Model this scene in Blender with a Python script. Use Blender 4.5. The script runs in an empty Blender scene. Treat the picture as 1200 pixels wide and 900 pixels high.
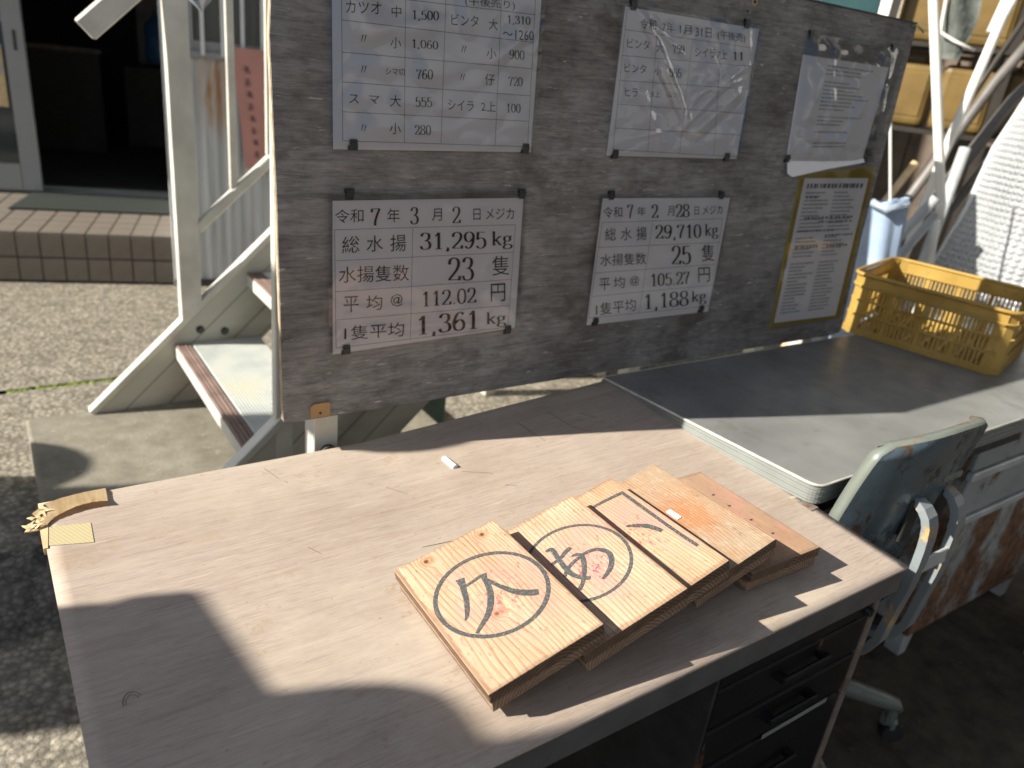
import bpy, bmesh, math, random
from mathutils import Vector, Matrix, Euler
random.seed(7)
scene = bpy.context.scene
COL = scene.collection
rad = math.radians

# ------------------------------------------------------------------ camera
def cam_setup():
    f = 909.73
    def ray(px, py): return Vector((px-600, -(py-450), -f)).normalized()
    X = ray(1983, 226); Y = ray(-76, -29); Y = (Y - X*Y.dot(X)).normalized(); Z = X.cross(Y)
    R = Matrix((X, Y, Z))            # rows: world axes in camera space -> camera-to-world
    cd = bpy.data.cameras.new('camera'); cam = bpy.data.objects.new('camera', cd); COL.objects.link(cam)
    cam.matrix_world = Matrix.Translation((0, 0, 1.32)) @ R.to_4x4()
    cd.sensor_width = 36.0; cd.lens = 36.0*f/1200.0; cd.clip_start = 0.02; cd.clip_end = 400
    cd.dof.use_dof = True; cd.dof.focus_distance = 0.93; cd.dof.aperture_fstop = 4.8
    scene.camera = cam
cam_setup()

# ------------------------------------------------------------------ light
SUN_AZ, SUN_EL = -17.5, 31.2         # azimuth of travel, elevation
def light_setup():
    w = bpy.data.worlds.new("World"); scene.world = w; w.use_nodes = True
    nt = w.node_tree; bg = nt.nodes['Background']
    sky = nt.nodes.new('ShaderNodeTexSky'); sky.sky_type = 'NISHITA'; sky.sun_disc = False
    sky.sun_elevation = rad(SUN_EL)
    sx, sy = -math.cos(rad(SUN_AZ)), -math.sin(rad(SUN_AZ))
    sky.sun_rotation = math.atan2(sx, sy)
    sky.air_density = 1.0; sky.dust_density = 0.8; sky.ozone_density = 1.0
    hs = nt.nodes.new('ShaderNodeHueSaturation'); hs.inputs['Saturation'].default_value = .62
    nt.links.new(sky.outputs[0], hs.inputs['Color']); nt.links.new(hs.outputs[0], bg.inputs[0]); bg.inputs[1].default_value = 0.074
    ld = bpy.data.lights.new('sun', 'SUN'); ld.energy = 5.0; ld.angle = rad(0.53); ld.color = (1.0, 0.94, 0.84)
    lo = bpy.data.objects.new('sun', ld); COL.objects.link(lo)
    d = Vector((math.cos(rad(SUN_AZ))*math.cos(rad(SUN_EL)), math.sin(rad(SUN_AZ))*math.cos(rad(SUN_EL)), -math.sin(rad(SUN_EL))))
    lo.rotation_euler = d.to_track_quat('-Z', 'Y').to_euler(); lo.location = (-4, 2, 5)
light_setup()
vs = scene.view_settings; vs.view_transform = 'Standard'; vs.look = 'None'; vs.gamma = 1; vs.exposure = 1.12
scene.cycles.max_bounces = 8; scene.cycles.transparent_max_bounces = 12

# ------------------------------------------------------------------ material helpers
class Mat:
    def __init__(s, name, base=(.5, .5, .5), rough=.6, metal=0.0, spec=None):
        s.m = bpy.data.materials.new(name); s.m.use_nodes = True; s.nt = s.m.node_tree
        s.b = s.nt.nodes['Principled BSDF']; s.out = s.nt.nodes['Material Output']
        s.b.inputs['Base Color'].default_value = (*base, 1); s.b.inputs['Roughness'].default_value = rough
        s.b.inputs['Metallic'].default_value = metal
        if spec is not None: s.b.inputs['Specular IOR Level'].default_value = spec
        s._c = None
    def n(s, t, **k):
        x = s.nt.nodes.new(t)
        for a, v in k.items(): setattr(x, a, v)
        return x
    def l(s, a, b): s.nt.links.new(a, b)
    def co(s, scale=(1, 1, 1), loc=(0, 0, 0), rot=(0, 0, 0), kind='Object'):
        tc = s.n('ShaderNodeTexCoord'); mp = s.n('ShaderNodeMapping')
        mp.inputs['Scale'].default_value = scale; mp.inputs['Location'].default_value = loc; mp.inputs['Rotation'].default_value = rot
        s.l(tc.outputs[kind], mp.inputs[0]); return mp.outputs[0]
    def noise(s, vec, scale=5, detail=4, rough=.55, dist=0):
        x = s.n('ShaderNodeTexNoise'); x.inputs['Scale'].default_value = scale; x.inputs['Detail'].default_value = detail
        x.inputs['Roughness'].default_value = rough; x.inputs['Distortion'].default_value = dist
        s.l(vec, x.inputs['Vector']); return x.outputs[0]
    def vor(s, vec, scale=5, feature='F1', rnd=1):
        x = s.n('ShaderNodeTexVoronoi', feature=feature); x.inputs['Scale'].default_value = scale
        x.inputs['Randomness'].default_value = rnd; s.l(vec, x.inputs['Vector']); return x.outputs[0]
    def ramp(s, fac, stops, interp='LINEAR'):
        x = s.n('ShaderNodeValToRGB'); x.color_ramp.interpolation = interp; e = x.color_ramp.elements
        while len(e) < len(stops): e.new(.5)
        for i, (p, c) in enumerate(stops):
            e[i].position = p; e[i].color = (*c, 1) if hasattr(c, '__len__') else (c, c, c, 1)
        s.l(fac, x.inputs[0]); return x.outputs[0]
    def mix(s, fac, a, b, blend='MIX'):
        x = s.n('ShaderNodeMix', data_type='RGBA', blend_type=blend)
        for sock, v in ((x.inputs[0], fac), (x.inputs[6], a), (x.inputs[7], b)):
            if hasattr(v, 'links') or isinstance(v, bpy.types.NodeSocket): s.l(v, sock)
            elif hasattr(v, '__len__'): sock.default_value = (*v, 1)
            else: sock.default_value = v if sock.type == 'VALUE' else (v, v, v, 1)
        return x.outputs[2]
    def math(s, op, a, b=0.0, c=None):
        x = s.n('ShaderNodeMath', operation=op)
        for i, v in enumerate((a, b) if c is None else (a, b, c)):
            if isinstance(v, bpy.types.NodeSocket): s.l(v, x.inputs[i])
            else: x.inputs[i].default_value = v
        return x.outputs[0]
    def col(s, sock): s.l(sock, s.b.inputs['Base Color']); return s
    def rough(s, sock): s.l(sock, s.b.inputs['Roughness']); return s
    def bump(s, h, strength=.3, dist=.002):
        x = s.n('ShaderNodeBump'); x.inputs['Strength'].default_value = strength; x.inputs['Distance'].default_value = dist
        s.l(h, x.inputs['Height']); s.l(x.outputs[0], s.b.inputs['Normal']); return s
    def near(s, vec, p, r0, r1):
        d = s.n('ShaderNodeVectorMath', operation='DISTANCE'); s.l(vec, d.inputs[0]); d.inputs[1].default_value = p
        mr = s.n('ShaderNodeMapRange', interpolation_type='SMOOTHSTEP'); s.l(d.outputs['Value'], mr.inputs[0])
        mr.inputs[1].default_value = r0; mr.inputs[2].default_value = r1; mr.inputs[3].default_value = 1; mr.inputs[4].default_value = 0
        return mr.outputs[0]

def plain(name, base, rough=.6, metal=0.0, var=.12, scale=12, bump=0.0, spec=None):
    m = Mat(name, base, rough, metal, spec); v = m.co()
    n1 = m.noise(v, scale, 5)
    lo = tuple(c*(1-var) for c in base); hi = tuple(min(1, c*(1+var)) for c in base)
    m.col(m.ramp(n1, [(.3, lo), (.7, hi)]))
    m.rough(m.ramp(m.noise(v, scale*2.3, 3), [(.3, max(0, rough-.08)), (.7, min(1, rough+.08))]))
    if bump: m.bump(m.noise(v, scale*8, 4), bump, .002)
    return m.m

def mat_laminate():
    m = Mat('worn_woodgrain_laminate', rough=.55, spec=.3); v = m.co((1, 1, 1))
    g1 = m.noise(m.co((15, 330, 5), rot=(0, 0, rad(2))), 1, 6, .74, .25)
    g3 = m.noise(m.co((55, 900, 5), rot=(0, 0, rad(2.5)), loc=(3, 1, 0)), 1, 4, .7)
    g2 = m.noise(m.co((1.6, 22, 4), rot=(0, 0, rad(1.5))), 1, 5, .6, .5)
    cl = m.noise(v, 4.5, 6, .62); fine = m.noise(v, 900, 2)
    c = m.ramp(g1, [(.30, (.295, .233, .186)), (.46, (.375, .308, .255)), (.70, (.415, .348, .292))])
    c = m.mix(.85, c, m.ramp(g3, [(.34, .76), (.47, 1.0), (.68, 1.06)]), 'MULTIPLY')
    c = m.mix(.85, c, m.ramp(g2, [(.30, (.88, .84, .82)), (.48, (1, .99, .98)), (.70, (1.03, 1.03, 1.03))]), 'MULTIPLY')
    c = m.mix(m.ramp(cl, [(.46, 0), (.72, .55)]), c, (.50, .43, .34))
    dk = m.ramp(m.noise(m.co((3.2, 6, 3), loc=(9, 4, 0)), 1, 7, .7), [(.50, 0), (.68, .5)]); c = m.mix(dk, c, (.265, .205, .15))
    rg = m.ramp(m.noise(m.co((10, 13, 3), loc=(2, 6, 0)), 1, 7, .8), [(.60, 0), (.63, .55), (.66, .1)]); c = m.mix(rg, c, (.30, .215, .12))
    sp = m.ramp(m.noise(m.co((70, 110, 40)), 1, 3, .6), [(.27, 1), (.33, 0)])
    c = m.mix(m.math('MULTIPLY', sp, .5), c, (.22, .15, .11))
    ye = m.ramp(m.noise(m.co((24, 42, 5), loc=(3, 1, 0)), 1, 6, .72), [(.58, 0), (.64, .8)])
    yr = m.ramp(m.noise(m.co((3.5, 4.5, 3), loc=(1.4, .3, 0)), 1, 3, .5), [(.54, 0), (.62, 1)])
    c = m.mix(m.math('MULTIPLY', m.math('MULTIPLY', ye, yr), .75), c, (.36, .26, .13))
    # fine random scratches
    for k, (a, sx, sy, th) in enumerate(((35, 14, 260, .695), (-50, 11, 230, .705), (80, 12, 250, .70))):
        sn = m.ramp(m.noise(m.co((sx, sy, 10), rot=(0, 0, rad(a)), loc=(k*3, k, 0)), 1, 2, .4), [(th, 0), (th+.015, 1)])
        c = m.mix(m.math('MULTIPLY', sn, .35), c, (.25, .18, .14) if k != 1 else (.55, .48, .40))
    m.col(c); m.rough(m.ramp(cl, [(.3, .48), (.7, .64)]))
    h = m.math('ADD', m.math('MULTIPLY', g1, .6), m.math('MULTIPLY', fine, .5))
    m.bump(h, .35, .0006); return m.m

def mat_ply():
    m = Mat('weathered_grey_plywood', rough=.75, spec=.25)
    a = m.noise(m.co((16, 16, 110)), 1, 7, .75, .7)
    b = m.noise(m.co((24, 24, 300)), 1, 5, .75, .4)
    big = m.noise(m.co((3, 3, 4)), 1, 4)
    c = m.ramp(a, [(.30, (.150, .147, .145)), (.48, (.235, .231, .228)), (.62, (.28, .276, .273)), (.78, (.37, .367, .362))])
    c = m.mix(.8, c, m.ramp(b, [(.34, .62), (.5, 1.0), (.68, 1.2)]), 'MULTIPLY')
    c = m.mix(.8, c, m.ramp(big, [(.36, (.58, .54, .51)), (.62, (1.12, 1.11, 1.10))]), 'MULTIPLY')
    fl = m.ramp(m.noise(m.co((26, 26, 170), loc=(1, 2, 3)), 1, 3, .6), [(.67, 0), (.73, 1)])
    c = m.mix(m.math('MULTIPLY', fl, .75), c, (.58, .56, .52))
    mo = m.noise(m.co((17, 17, 24), loc=(4, 4, 4)), 1, 6, .7)
    c = m.mix(.8, c, m.ramp(mo, [(.34, (.66, .64, .62)), (.5, (1, 1, 1)), (.66, (1.22, 1.21, 1.2))]), 'MULTIPLY')
    st = m.ramp(m.noise(m.co((9, 9, 14), loc=(7, 2, 1)), 1, 6, .66), [(.56, 0), (.68, .7)])
    c = m.mix(st, c, (.085, .072, .064))
    m.col(c); m.bump(m.math('ADD', a, b), .55, .0012); return m.m

def mat_pine(name, tint, knots=(), pink=0.0, weather=0.0, orange=None, seed=0.0):
    m = Mat(name, rough=.66, spec=.2); v = m.co((1, 1, 1))
    warp = m.noise(m.co((7, 1.6, 7), loc=(seed, seed*2, 0)), 1, 3, .5)
    warp2 = m.noise(m.co((60, 7, 60), loc=(seed*5, 0, 0)), 1, 3, .5)
    sep = m.n('ShaderNodeSeparateXYZ'); m.l(v, sep.inputs[0])
    x = m.math('ADD', m.math('MULTIPLY', sep.outputs[0], 150.0 + 14*seed), m.math('MULTIPLY', warp, 17.0))
    x = m.math('ADD', x, m.math('MULTIPLY', m.math('MULTIPLY', sep.outputs[0], sep.outputs[0]), 700.0))
    x = m.math('ADD', x, m.math('MULTIPLY', warp2, .8))
    for kx, ky in knots:
        nk = m.near(v, (kx, ky, 0), .0, .017); x = m.math('ADD', x, m.math('MULTIPLY', nk, 1.4))
    fr = m.math('FRACT', x)
    ring = m.ramp(fr, [(0.0, .0), (.50, .12), (.80, .85), (.90, .9), (1.0, .0)])
    vary = m.ramp(m.noise(m.co((45, 3, 45), loc=(seed, 3, 0)), 1, 3), [(.3, .25), (.65, 1.0)])
    lc = (.51*tint[0], .365*tint[1], .25*tint[2]); dc = (.33*tint[0], .175*tint[1], .09*tint[2])
    c = m.mix(m.math('MULTIPLY', ring, vary), lc, dc)
    fib = m.noise(m.co((520, 14, 520)), 1, 4, .7)
    c = m.mix(.6, c, m.ramp(fib, [(.32, .76), (.68, 1.14)]), 'MULTIPLY')
    blot = m.noise(m.co((13, 6, 13), loc=(seed*3, 1, 0)), 1, 5, .6)
    c = m.mix(.75, c, m.ramp(blot, [(.32, (.78, .70, .62)), (.62, (1.06, 1.05, 1.04))]), 'MULTIPLY')
    for kx, ky in knots:
        c = m.mix(m.math('MULTIPLY', m.near(v, (kx, ky, 0), .004, .012), .55), c, (.33, .16, .07))
        c = m.mix(m.near(v, (kx, ky, 0), .0015, .0042), c, (.09, .045, .022))
    if pink:
        pn = m.ramp(m.noise(m.co((26, 13, 20), loc=(seed, 4, 0)), 1, 5, .7), [(.44, 0), (.58, 1)])
        pm = m.math('MULTIPLY', pn, m.near(v, (0.012, 0.0, 0), .03, .11))
        c = m.mix(m.math('MULTIPLY', pm, pink*.75), c, (.60, .24, .21))
        ps = m.ramp(m.noise(m.co((170, 80, 60), loc=(seed, 9, 0)), 1, 4, .75), [(.545, 0), (.58, 1)])
        c = m.mix(m.math('MULTIPLY', m.math('MULTIPLY', ps, m.near(v, (0.010, -.010, 0), .012, .042)), pink), c, (.62, .05, .09))
    sc = m.ramp(m.noise(m.co((240, 70, 60), loc=(seed, 2, 7)), 1, 3, .65), [(.60, 0), (.65, 1)])
    c = m.mix(m.math('MULTIPLY', sc, .5), c, (.17, .09, .05))
    # grubby handling wear creeping in from the rim of the plank
    ax = m.math('ABSOLUTE', sep.outputs[0]); ay = m.math('ABSOLUTE', sep.outputs[1])
    ex = m.math('MAXIMUM', m.math('SUBTRACT', ax, .0665), m.math('SUBTRACT', ay, .107))
    ed = m.math('ADD', m.math('MULTIPLY', ex, 160.0), m.math('MULTIPLY', m.noise(m.co((90, 60, 60), loc=(seed, 0, 2)), 1, 4, .7), 2.0))
    c = m.mix(m.ramp(ed, [(.62, 0), (1.0, .6)]), c, (.22, .14, .085))
    if weather:
        wn = m.ramp(m.noise(m.co((18, 12, 18), loc=(5, seed, 0)), 1, 6, .7), [(.38, 0), (.62, 1)])
        c = m.mix(m.math('MULTIPLY', wn, weather*.9), c, (.33, .25, .17))
        gr = m.ramp(m.noise(m.co((120, 70, 60)), 1, 5, .75), [(.52, 0), (.66, 1)])
        c = m.mix(m.math('MULTIPLY', gr, weather*.6), c, (.42, .34, .25))
        dk = m.ramp(m.noise(m.co((60, 22, 60), loc=(2, 2, 2)), 1, 5, .7), [(.58, 0), (.68, 1)])
        c = m.mix(m.math('MULTIPLY', dk, weather*.55), c, (.16, .105, .065))
    if orange:
        on = m.math('MULTIPLY', m.near(v, orange, .022, .050), m.ramp(m.noise(m.co((70, 50, 30)), 1, 5, .75), [(.36, 0), (.55, 1)]))
        c = m.mix(m.math('MULTIPLY', on, .7), c, (.36, .15, .055))
    m.col(c); m.bump(m.math('ADD', m.math('MULTIPLY', ring, -.7), fib), .55, .0007); return m.m

def mat_endgrain(name, seed=0.0, base=(.16, .108, .070)):
    m = Mat(name, rough=.8, spec=.15); v = m.co((1, 1, 1), loc=(0, 0, .05))
    w = m.n('ShaderNodeTexWave', wave_type='RINGS', rings_direction='Y'); w.inputs['Scale'].default_value = 75
    w.inputs['Distortion'].default_value = 2.5; w.inputs['Detail'].default_value = 2; m.l(v, w.inputs['Vector'])
    c = m.mix(w.outputs[0], tuple(x*.7 for x in base), tuple(x*1.25 for x in base))
    c = m.mix(.7, c, m.ramp(m.noise(m.co((60, 60, 160), loc=(seed, 0, 0)), 1, 5, .7), [(.3, .55), (.7, 1.25)]), 'MULTIPLY')
    m.col(c); m.bump(w.outputs[0], .4, .0006); return m.m

def mat_painted(name, base, rust=.5, rough=.45, dirt=.3, metal=0.0, rscale=9, rusty=(.15, .070, .03)):
    m = Mat(name, base, rough, metal); v = m.co()
    c = m.ramp(m.noise(v, 7, 5, .6), [(.3, tuple(x*(1-dirt) for x in base)), (.62, base)])
    r = m.ramp(m.noise(m.co((1, 1, .6), loc=(2, 7, 1)), rscale, 8, .72), [(.64-.28*rust, 0), (.70-.22*rust, 1)])
    rc = m.ramp(m.noise(v, 34, 4), [(.3, tuple(x*.45 for x in rusty)), (.7, tuple(min(1, x*1.7) for x in rusty))])
    c = m.mix(r, c, rc)
    chips = m.ramp(m.noise(v, 75, 3, .6), [(.68, 0), (.72, 1)])
    c = m.mix(m.math('MULTIPLY', chips, .7*min(1, rust*2)), c, tuple(x*.35 for x in rusty))
    m.col(c); m.rough(m.ramp(r, [(0, rough), (1, .9)]))
    m.bump(m.math('ADD', m.math('MULTIPLY', r, -.5), m.noise(v, 26, 4)), .3, .0015); return m.m

def mat_concrete(name, lo, hi, agg=70, bump=.6, stain=.4, speck=True):
    m = Mat(name, rough=.9, spec=.2); v = m.co()
    big = m.noise(v, 1.3, 6, .6); mid = m.noise(v, 14, 6, .65); fine = m.noise(v, agg*2.2, 4, .7)
    vo = m.vor(v, agg)
    c = m.ramp(mid, [(.3, lo), (.68, hi)])
    c = m.mix(stain, c, m.ramp(big, [(.35, (.62, .60, .56)), (.62, (1.05, 1.05, 1.05))]), 'MULTIPLY')
    if speck:
        rc = m.n('ShaderNodeTexVoronoi'); rc.inputs['Scale'].default_value = agg; m.l(v, rc.inputs['Vector'])
        c = m.mix(.6, c, m.ramp(rc.outputs['Color'], [(.0, .45), (.5, .95), (1, 1.5)]), 'MULTIPLY')
        c = m.mix(.8, c, m.ramp(vo, [(.25, 1.08), (.62, .55)]), 'MULTIPLY')
    else:
        c = m.mix(.6, c, m.ramp(fine, [(.3, .78), (.7, 1.14)]), 'MULTIPLY')
        c = m.mix(m.ramp(m.noise(v, 31, 3), [(.66, 0), (.74, .5)]), c, tuple(min(1, x*1.5) for x in hi))
    m.col(c); m.bump(m.math('ADD', m.math('MULTIPLY', vo, -1.0), fine), bump, .006 if speck else .0015); return m.m

def mat_film():
    m = Mat('glossy_clear_plastic_film'); nt = m.nt
    tr = m.n('ShaderNodeBsdfTransparent'); tr.inputs[0].default_value = (.95, .95, .96, 1)
    gl = m.n('ShaderNodeBsdfGlossy'); gl.inputs['Roughness'].default_value = .035
    fr = m.n('ShaderNodeFresnel'); fr.inputs[0].default_value = 1.5
    v = m.co((1, 1, 1)); b = m.n('ShaderNodeBump'); b.inputs['Strength'].default_value = .25; b.inputs['Distance'].default_value = .0012
    m.l(m.noise(m.co((11, 11, 8)), 1, 2, .4, .6), b.inputs['Height'])
    m.l(b.outputs[0], gl.inputs['Normal']); m.l(b.outputs[0], fr.inputs['Normal'])
    mx = m.n('ShaderNodeMixShader'); k = m.math('MULTIPLY', fr.outputs[0], 1.35)
    m.l(k, mx.inputs[0]); m.l(tr.outputs[0], mx.inputs[1]); m.l(gl.outputs[0], mx.inputs[2])
    m.l(mx.outputs[0], m.out.inputs['Surface']); return m.m

def mat_crate():
    m = Mat('scuffed_yellow_crate_plastic', (.72, .42, .05), .42); v = m.co()
    c = m.ramp(m.noise(v, 8, 5), [(.3, (.44, .28, .06)), (.65, (.62, .43, .12))])
    c = m.mix(m.ramp(m.noise(v, 60, 4, .7), [(.58, 0), (.66, .5)]), c, (.36, .20, .05))
    m.col(c)
    tl = m.n('ShaderNodeBsdfTranslucent'); m.l(c, tl.inputs[0])
    mx = m.n('ShaderNodeMixShader'); mx.inputs[0].default_value = .38
    m.l(m.b.outputs[0], mx.inputs[1]); m.l(tl.outputs[0], mx.inputs[2]); m.l(mx.outputs[0], m.out.inputs['Surface']); return m.m

def mat_siding():
    m = Mat('chalky_pale_siding', rough=.6); v = m.co()
    c = m.ramp(m.noise(m.co((14, 14, 1.2)), 1, 5, .65), [(.3, (.40, .42, .43)), (.66, (.60, .62, .62))])
    c = m.mix(.5, c, m.ramp(m.noise(m.co((45, 45, 2.0)), 1, 4), [(.35, .80), (.6, 1.05)]), 'MULTIPLY')
    sep = m.n('ShaderNodeSeparateXYZ'); m.l(v, sep.inputs[0])
    # rust streaks below the window: own shape, fades downwards
    mask = m.near(m.co((1, .05, .42)), (1.01, 0, .42*1.13-.06), .02, .13)
    rs = m.ramp(m.noise(m.co((26, 26, 3.2), loc=(3, 0, 0)), 1, 5, .6), [(.40, 0), (.60, 1)])
    c = m.mix(m.math('MULTIPLY', mask, rs), c, (.40, .20, .06))
    m.col(c); return m.m

def mat_mesh_roll():
    m = Mat('silver_bubble_sheeting', (.62, .65, .68), .35, .15); v = m.co((1, 1, 1), kind='UV')
    vo = m.vor(m.co((38, 60, 1), kind='UV'), 1, rnd=.12)
    m.col(m.ramp(m.noise(m.co((6, 2, 1), kind='UV'), 1, 4), [(.3, (.55, .58, .60)), (.7, (.82, .84, .85))]))
    m.bump(m.ramp(vo, [(.15, 1), (.5, 0)]), 1.0, .006); return m.m

MT = {}
def build_mats():
    MT['lam'] = mat_laminate(); MT['ply'] = mat_ply(); MT['film'] = mat_film(); MT['crate'] = mat_crate(); MT['siding'] = mat_siding(); MT['roll'] = mat_mesh_roll()
    MT['plyedge'] = plain('raw_plywood_edge', (.40, .29, .19), .8, var=.3, scale=60)
    MT['lamedge'] = plain('grey_edge_band', (.085, .083, .082), .6, var=.2, scale=20)
    MT['blackmetal'] = mat_painted('black_painted_steel', (.010, .0105, .012), .04, .5, .5)  # black lowered further to stand for shade on the drawer fronts
    MT['blackmetal'].node_tree.nodes['Principled BSDF'].inputs['Specular IOR Level'].default_value = .18
    MT['blackedge'] = plain('dark_scuffed_edge', (.018, .018, .019), .6, var=.4, scale=30)
    MT['strip'] = plain('bare_brownish_side_edge', (.16, .125, .10), .6, var=.3, scale=25)
    MT['desk2'] = mat_desk2 = None
    m = Mat('grey_desk_vinyl', rough=.42, spec=.45); v = m.co()
    c = m.ramp(m.noise(v, 5, 6, .6), [(.3, (.15, .153, .147)), (.66, (.235, .237, .226))])
    sm = m.ramp(m.noise(m.co((14, 9, 10), loc=(1, 3, 0)), 1, 7, .78), [(.56, 0), (.66, .7)])
    c = m.mix(sm, c, (.13, .125, .11)); ru = m.ramp(m.noise(m.co((11, 16, 10), loc=(8, 3, 0)), 1, 5, .7), [(.68, 0), (.74, .5)])
    c = m.mix(ru, c, (.34, .25, .14)); m.col(c); m.rough(m.ramp(m.noise(v, 22, 5), [(.3, .33), (.7, .55)])); m.bump(m.noise(v, 160, 3), .15, .0006)
    MT['desk2'] = m.m
    MT['band'] = plain('ribbed_grey_rubber_band', (.20, .215, .20), .5, var=.12)
    MT['bead'] = plain('pale_worn_bead', (.50, .48, .42), .5, var=.2, scale=60)
    MT['edging'] = mat_painted('flaking_cream_edging', (.52, .48, .38), .45, .6, .3, 0, 60, (.16, .10, .05))
    MT['rustgrey'] = mat_painted('pale_grey_enamel_with_rust_spots', (.30, .33, .34), .25, .45)
    MT['rustheavy'] = mat_painted('heavily_rusted_enamel', (.33, .37, .36), .72, .5, rscale=5, rusty=(.125, .060, .028))
    MT['trim'] = plain('worn_aluminium_trim', (.42, .44, .44), .4, var=.2)
    MT['chair'] = mat_painted('blue_grey_hammered_steel', (.10, .145, .18), .36, .26, .4, .45, 26, (.055, .035, .022))
    MT['chairpale'] = mat_painted('pale_green_grey_steel', (.16, .18, .155), .25, .4, .2, .1, 18)
    MT['chairbar'] = mat_painted('chipped_pale_blue_bar', (.20, .225, .235), .42, .4, .2, .0, 16, (.40, .24, .06))
    MT['rubber'] = plain('black_rubber', (.015, .015, .015), .7)
    MT['alu'] = plain('cream_anodised_aluminium', (.60, .58, .51), .45, .15, var=.16, scale=9)
    MT['aludirty'] = plain('dusty_cream_aluminium', (.40, .39, .32), .55, .1, var=.28, scale=6)
    m = Mat('grooved_dusty_stringer', rough=.5, metal=.1); v = m.co(); sp = m.n('ShaderNodeSeparateXYZ'); m.l(v, sp.inputs[0])
    d = m.math('SUBTRACT', sp.outputs[2], m.math('MULTIPLY', sp.outputs[0], .965))      # distance below the sloping top edge
    d = m.math('MULTIPLY_ADD', d, -2.4, -.144)
    gr = m.ramp(d, [(.0, 0), (.21, 0), (.215, 1), (.225, 1), (.23, 0), (.50, 0), (.505, 1), (.52, 1), (.525, 0), (.70, 0), (.705, 1), (.715, 1), (.72, 0)])
    band = m.ramp(d, [(.0, .1), (.35, .35), (.5, .9), (.6, .7), (.75, .45), (1, .8)])
    st = m.math('MULTIPLY', band, m.ramp(m.noise(m.co((3, 3, 9), rot=(0, rad(44), 0)), 1, 6, .65), [(.3, .4), (.65, 1.1)]))
    c = m.mix(st, (.56, .54, .46), (.25, .22, .17)); c = m.mix(m.math('MULTIPLY', gr, .7), c, (.14, .12, .09)); m.col(c); MT['stringer'] = m.m
    m = Mat('ribbed_tread_plate', (.6, .62, .58), .45, .15); v = m.co()
    c = m.ramp(m.noise(v, 8, 5), [(.3, (.46, .49, .47)), (.55, (.60, .62, .58)), (.75, (.64, .62, .50))])
    wv = m.n('ShaderNodeTexWave', bands_direction='X'); wv.inputs['Scale'].default_value = 314.16/118*14.0; m.l(v, wv.inputs['Vector'])
    c = m.mix(.6, c, m.ramp(wv.outputs[0], [(.15, .52), (.5, 1.05)]), 'MULTIPLY'); m.col(c)
    MT['tread'] = m.m
    MT['nosing'] = plain('brown_rubber_nosing', (.21, .145, .12), .6, var=.25, scale=14)
    MT['paper'] = plain('white_paper', (.86, .85, .88), .7, var=.03)
    MT['ink'] = plain('black_print', (.012, .012, .014), .6, var=0)
    MT['inkgrey'] = plain('pale_grey_print', (.34, .35, .38), .7, var=.1)
    MT['inkline'] = plain('thin_grey_rule', (.16, .17, .19), .6, var=.1)
    m = Mat('worn_brush_ink', (.05, .055, .06), .65); v = m.co()
    m.col(m.ramp(m.noise(v, 420, 3, .7), [(.46, (.048, .053, .056)), (.60, (.10, .10, .092)), (.70, (.30, .22, .13))])); MT['brush'] = m.m
    MT['clip'] = plain('dark_steel_clip', (.05, .055, .055), .35, .6, var=.3, scale=60)
    MT['mustard'] = plain('mustard_card', (.36, .27, .05), .6, var=.12)
    MT['woodpatch'] = plain('tan_plywood_patch', (.42, .25, .11), .7, var=.12, scale=30)
    m = Mat('torn_veneer', (.58, .38, .16), .7); 
    m.col(m.ramp(m.noise(m.co((60, 9, 30)), 1, 5, .7), [(.3, (.46, .31, .15)), (.6, (.66, .51, .30))])); MT['veneer'] = m.m
    m = Mat('yellow_oak_tape', (.5, .4, .2), .6); w = m.n('ShaderNodeTexWave', bands_direction='X'); w.inputs['Scale'].default_value = 75; w.inputs['Distortion'].default_value = 1.2; w.inputs['Detail'].default_value = 2; w.inputs['Detail Scale'].default_value = 3
    m.l(m.co((1, 1, 1), rot=(0, 0, rad(-25))), w.inputs['Vector']); m.col(m.ramp(w.outputs[0], [(.2, (.42, .35, .19)), (.8, (.48, .41, .24))])); MT['tape'] = m.m
    MT['chalk'] = plain('white_chalk', (.82, .82, .80), .9, var=.03)
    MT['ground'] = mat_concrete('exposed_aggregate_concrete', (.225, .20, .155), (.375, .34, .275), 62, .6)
    MT['slab'] = mat_concrete('smooth_dusty_concrete', (.17, .155, .12), (.27, .25, .20), 120, .4, .5, False)
    MT['darkfloor'] = mat_concrete('oily_dark_concrete', (.05, .042, .032), (.12, .10, .075), 60, .4, .6, False)  # darker concrete tone for the yard floor
    MT['rubble'] = mat_concrete('broken_dark_concrete', (.13, .12, .105), (.27, .25, .215), 60, .8, .6)
    MT['moss'] = plain('bright_moss', (.14, .20, .025), .95, var=.4, scale=90, bump=.6)
    MT['joint'] = plain('dark_grout', (.055, .05, .045), .95)
    MT['tile'] = plain('brown_glazed_tile', (.17, .145, .12), .5, var=.22, scale=7)
    MT['mat'] = plain('dark_green_doormat', (.006, .011, .008), .95, var=.3, scale=80, bump=.5)
    MT['sash'] = plain('grey_aluminium_sash', (.27, .28, .285), .45, .2, var=.06, scale=4)
    MT['whitesash'] = plain('white_window_bar', (.66, .68, .68), .5, var=.05)
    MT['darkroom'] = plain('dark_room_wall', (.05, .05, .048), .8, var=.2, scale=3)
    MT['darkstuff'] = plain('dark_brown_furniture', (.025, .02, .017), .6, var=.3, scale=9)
    g = Mat('window_glass', (.04, .05, .05), .06, 0, .6); MT['glass'] = g.m
    MT['pink'] = plain('faded_pink_board', (.52, .25, .21), .6, var=.1, scale=6)
    MT['pinkink'] = plain('faded_maroon_ink', (.14, .07, .08), .7, var=.1)
    MT['ochre'] = plain('ochre_plastic', (.15, .095, .025), .5, var=.35, scale=5)
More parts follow.
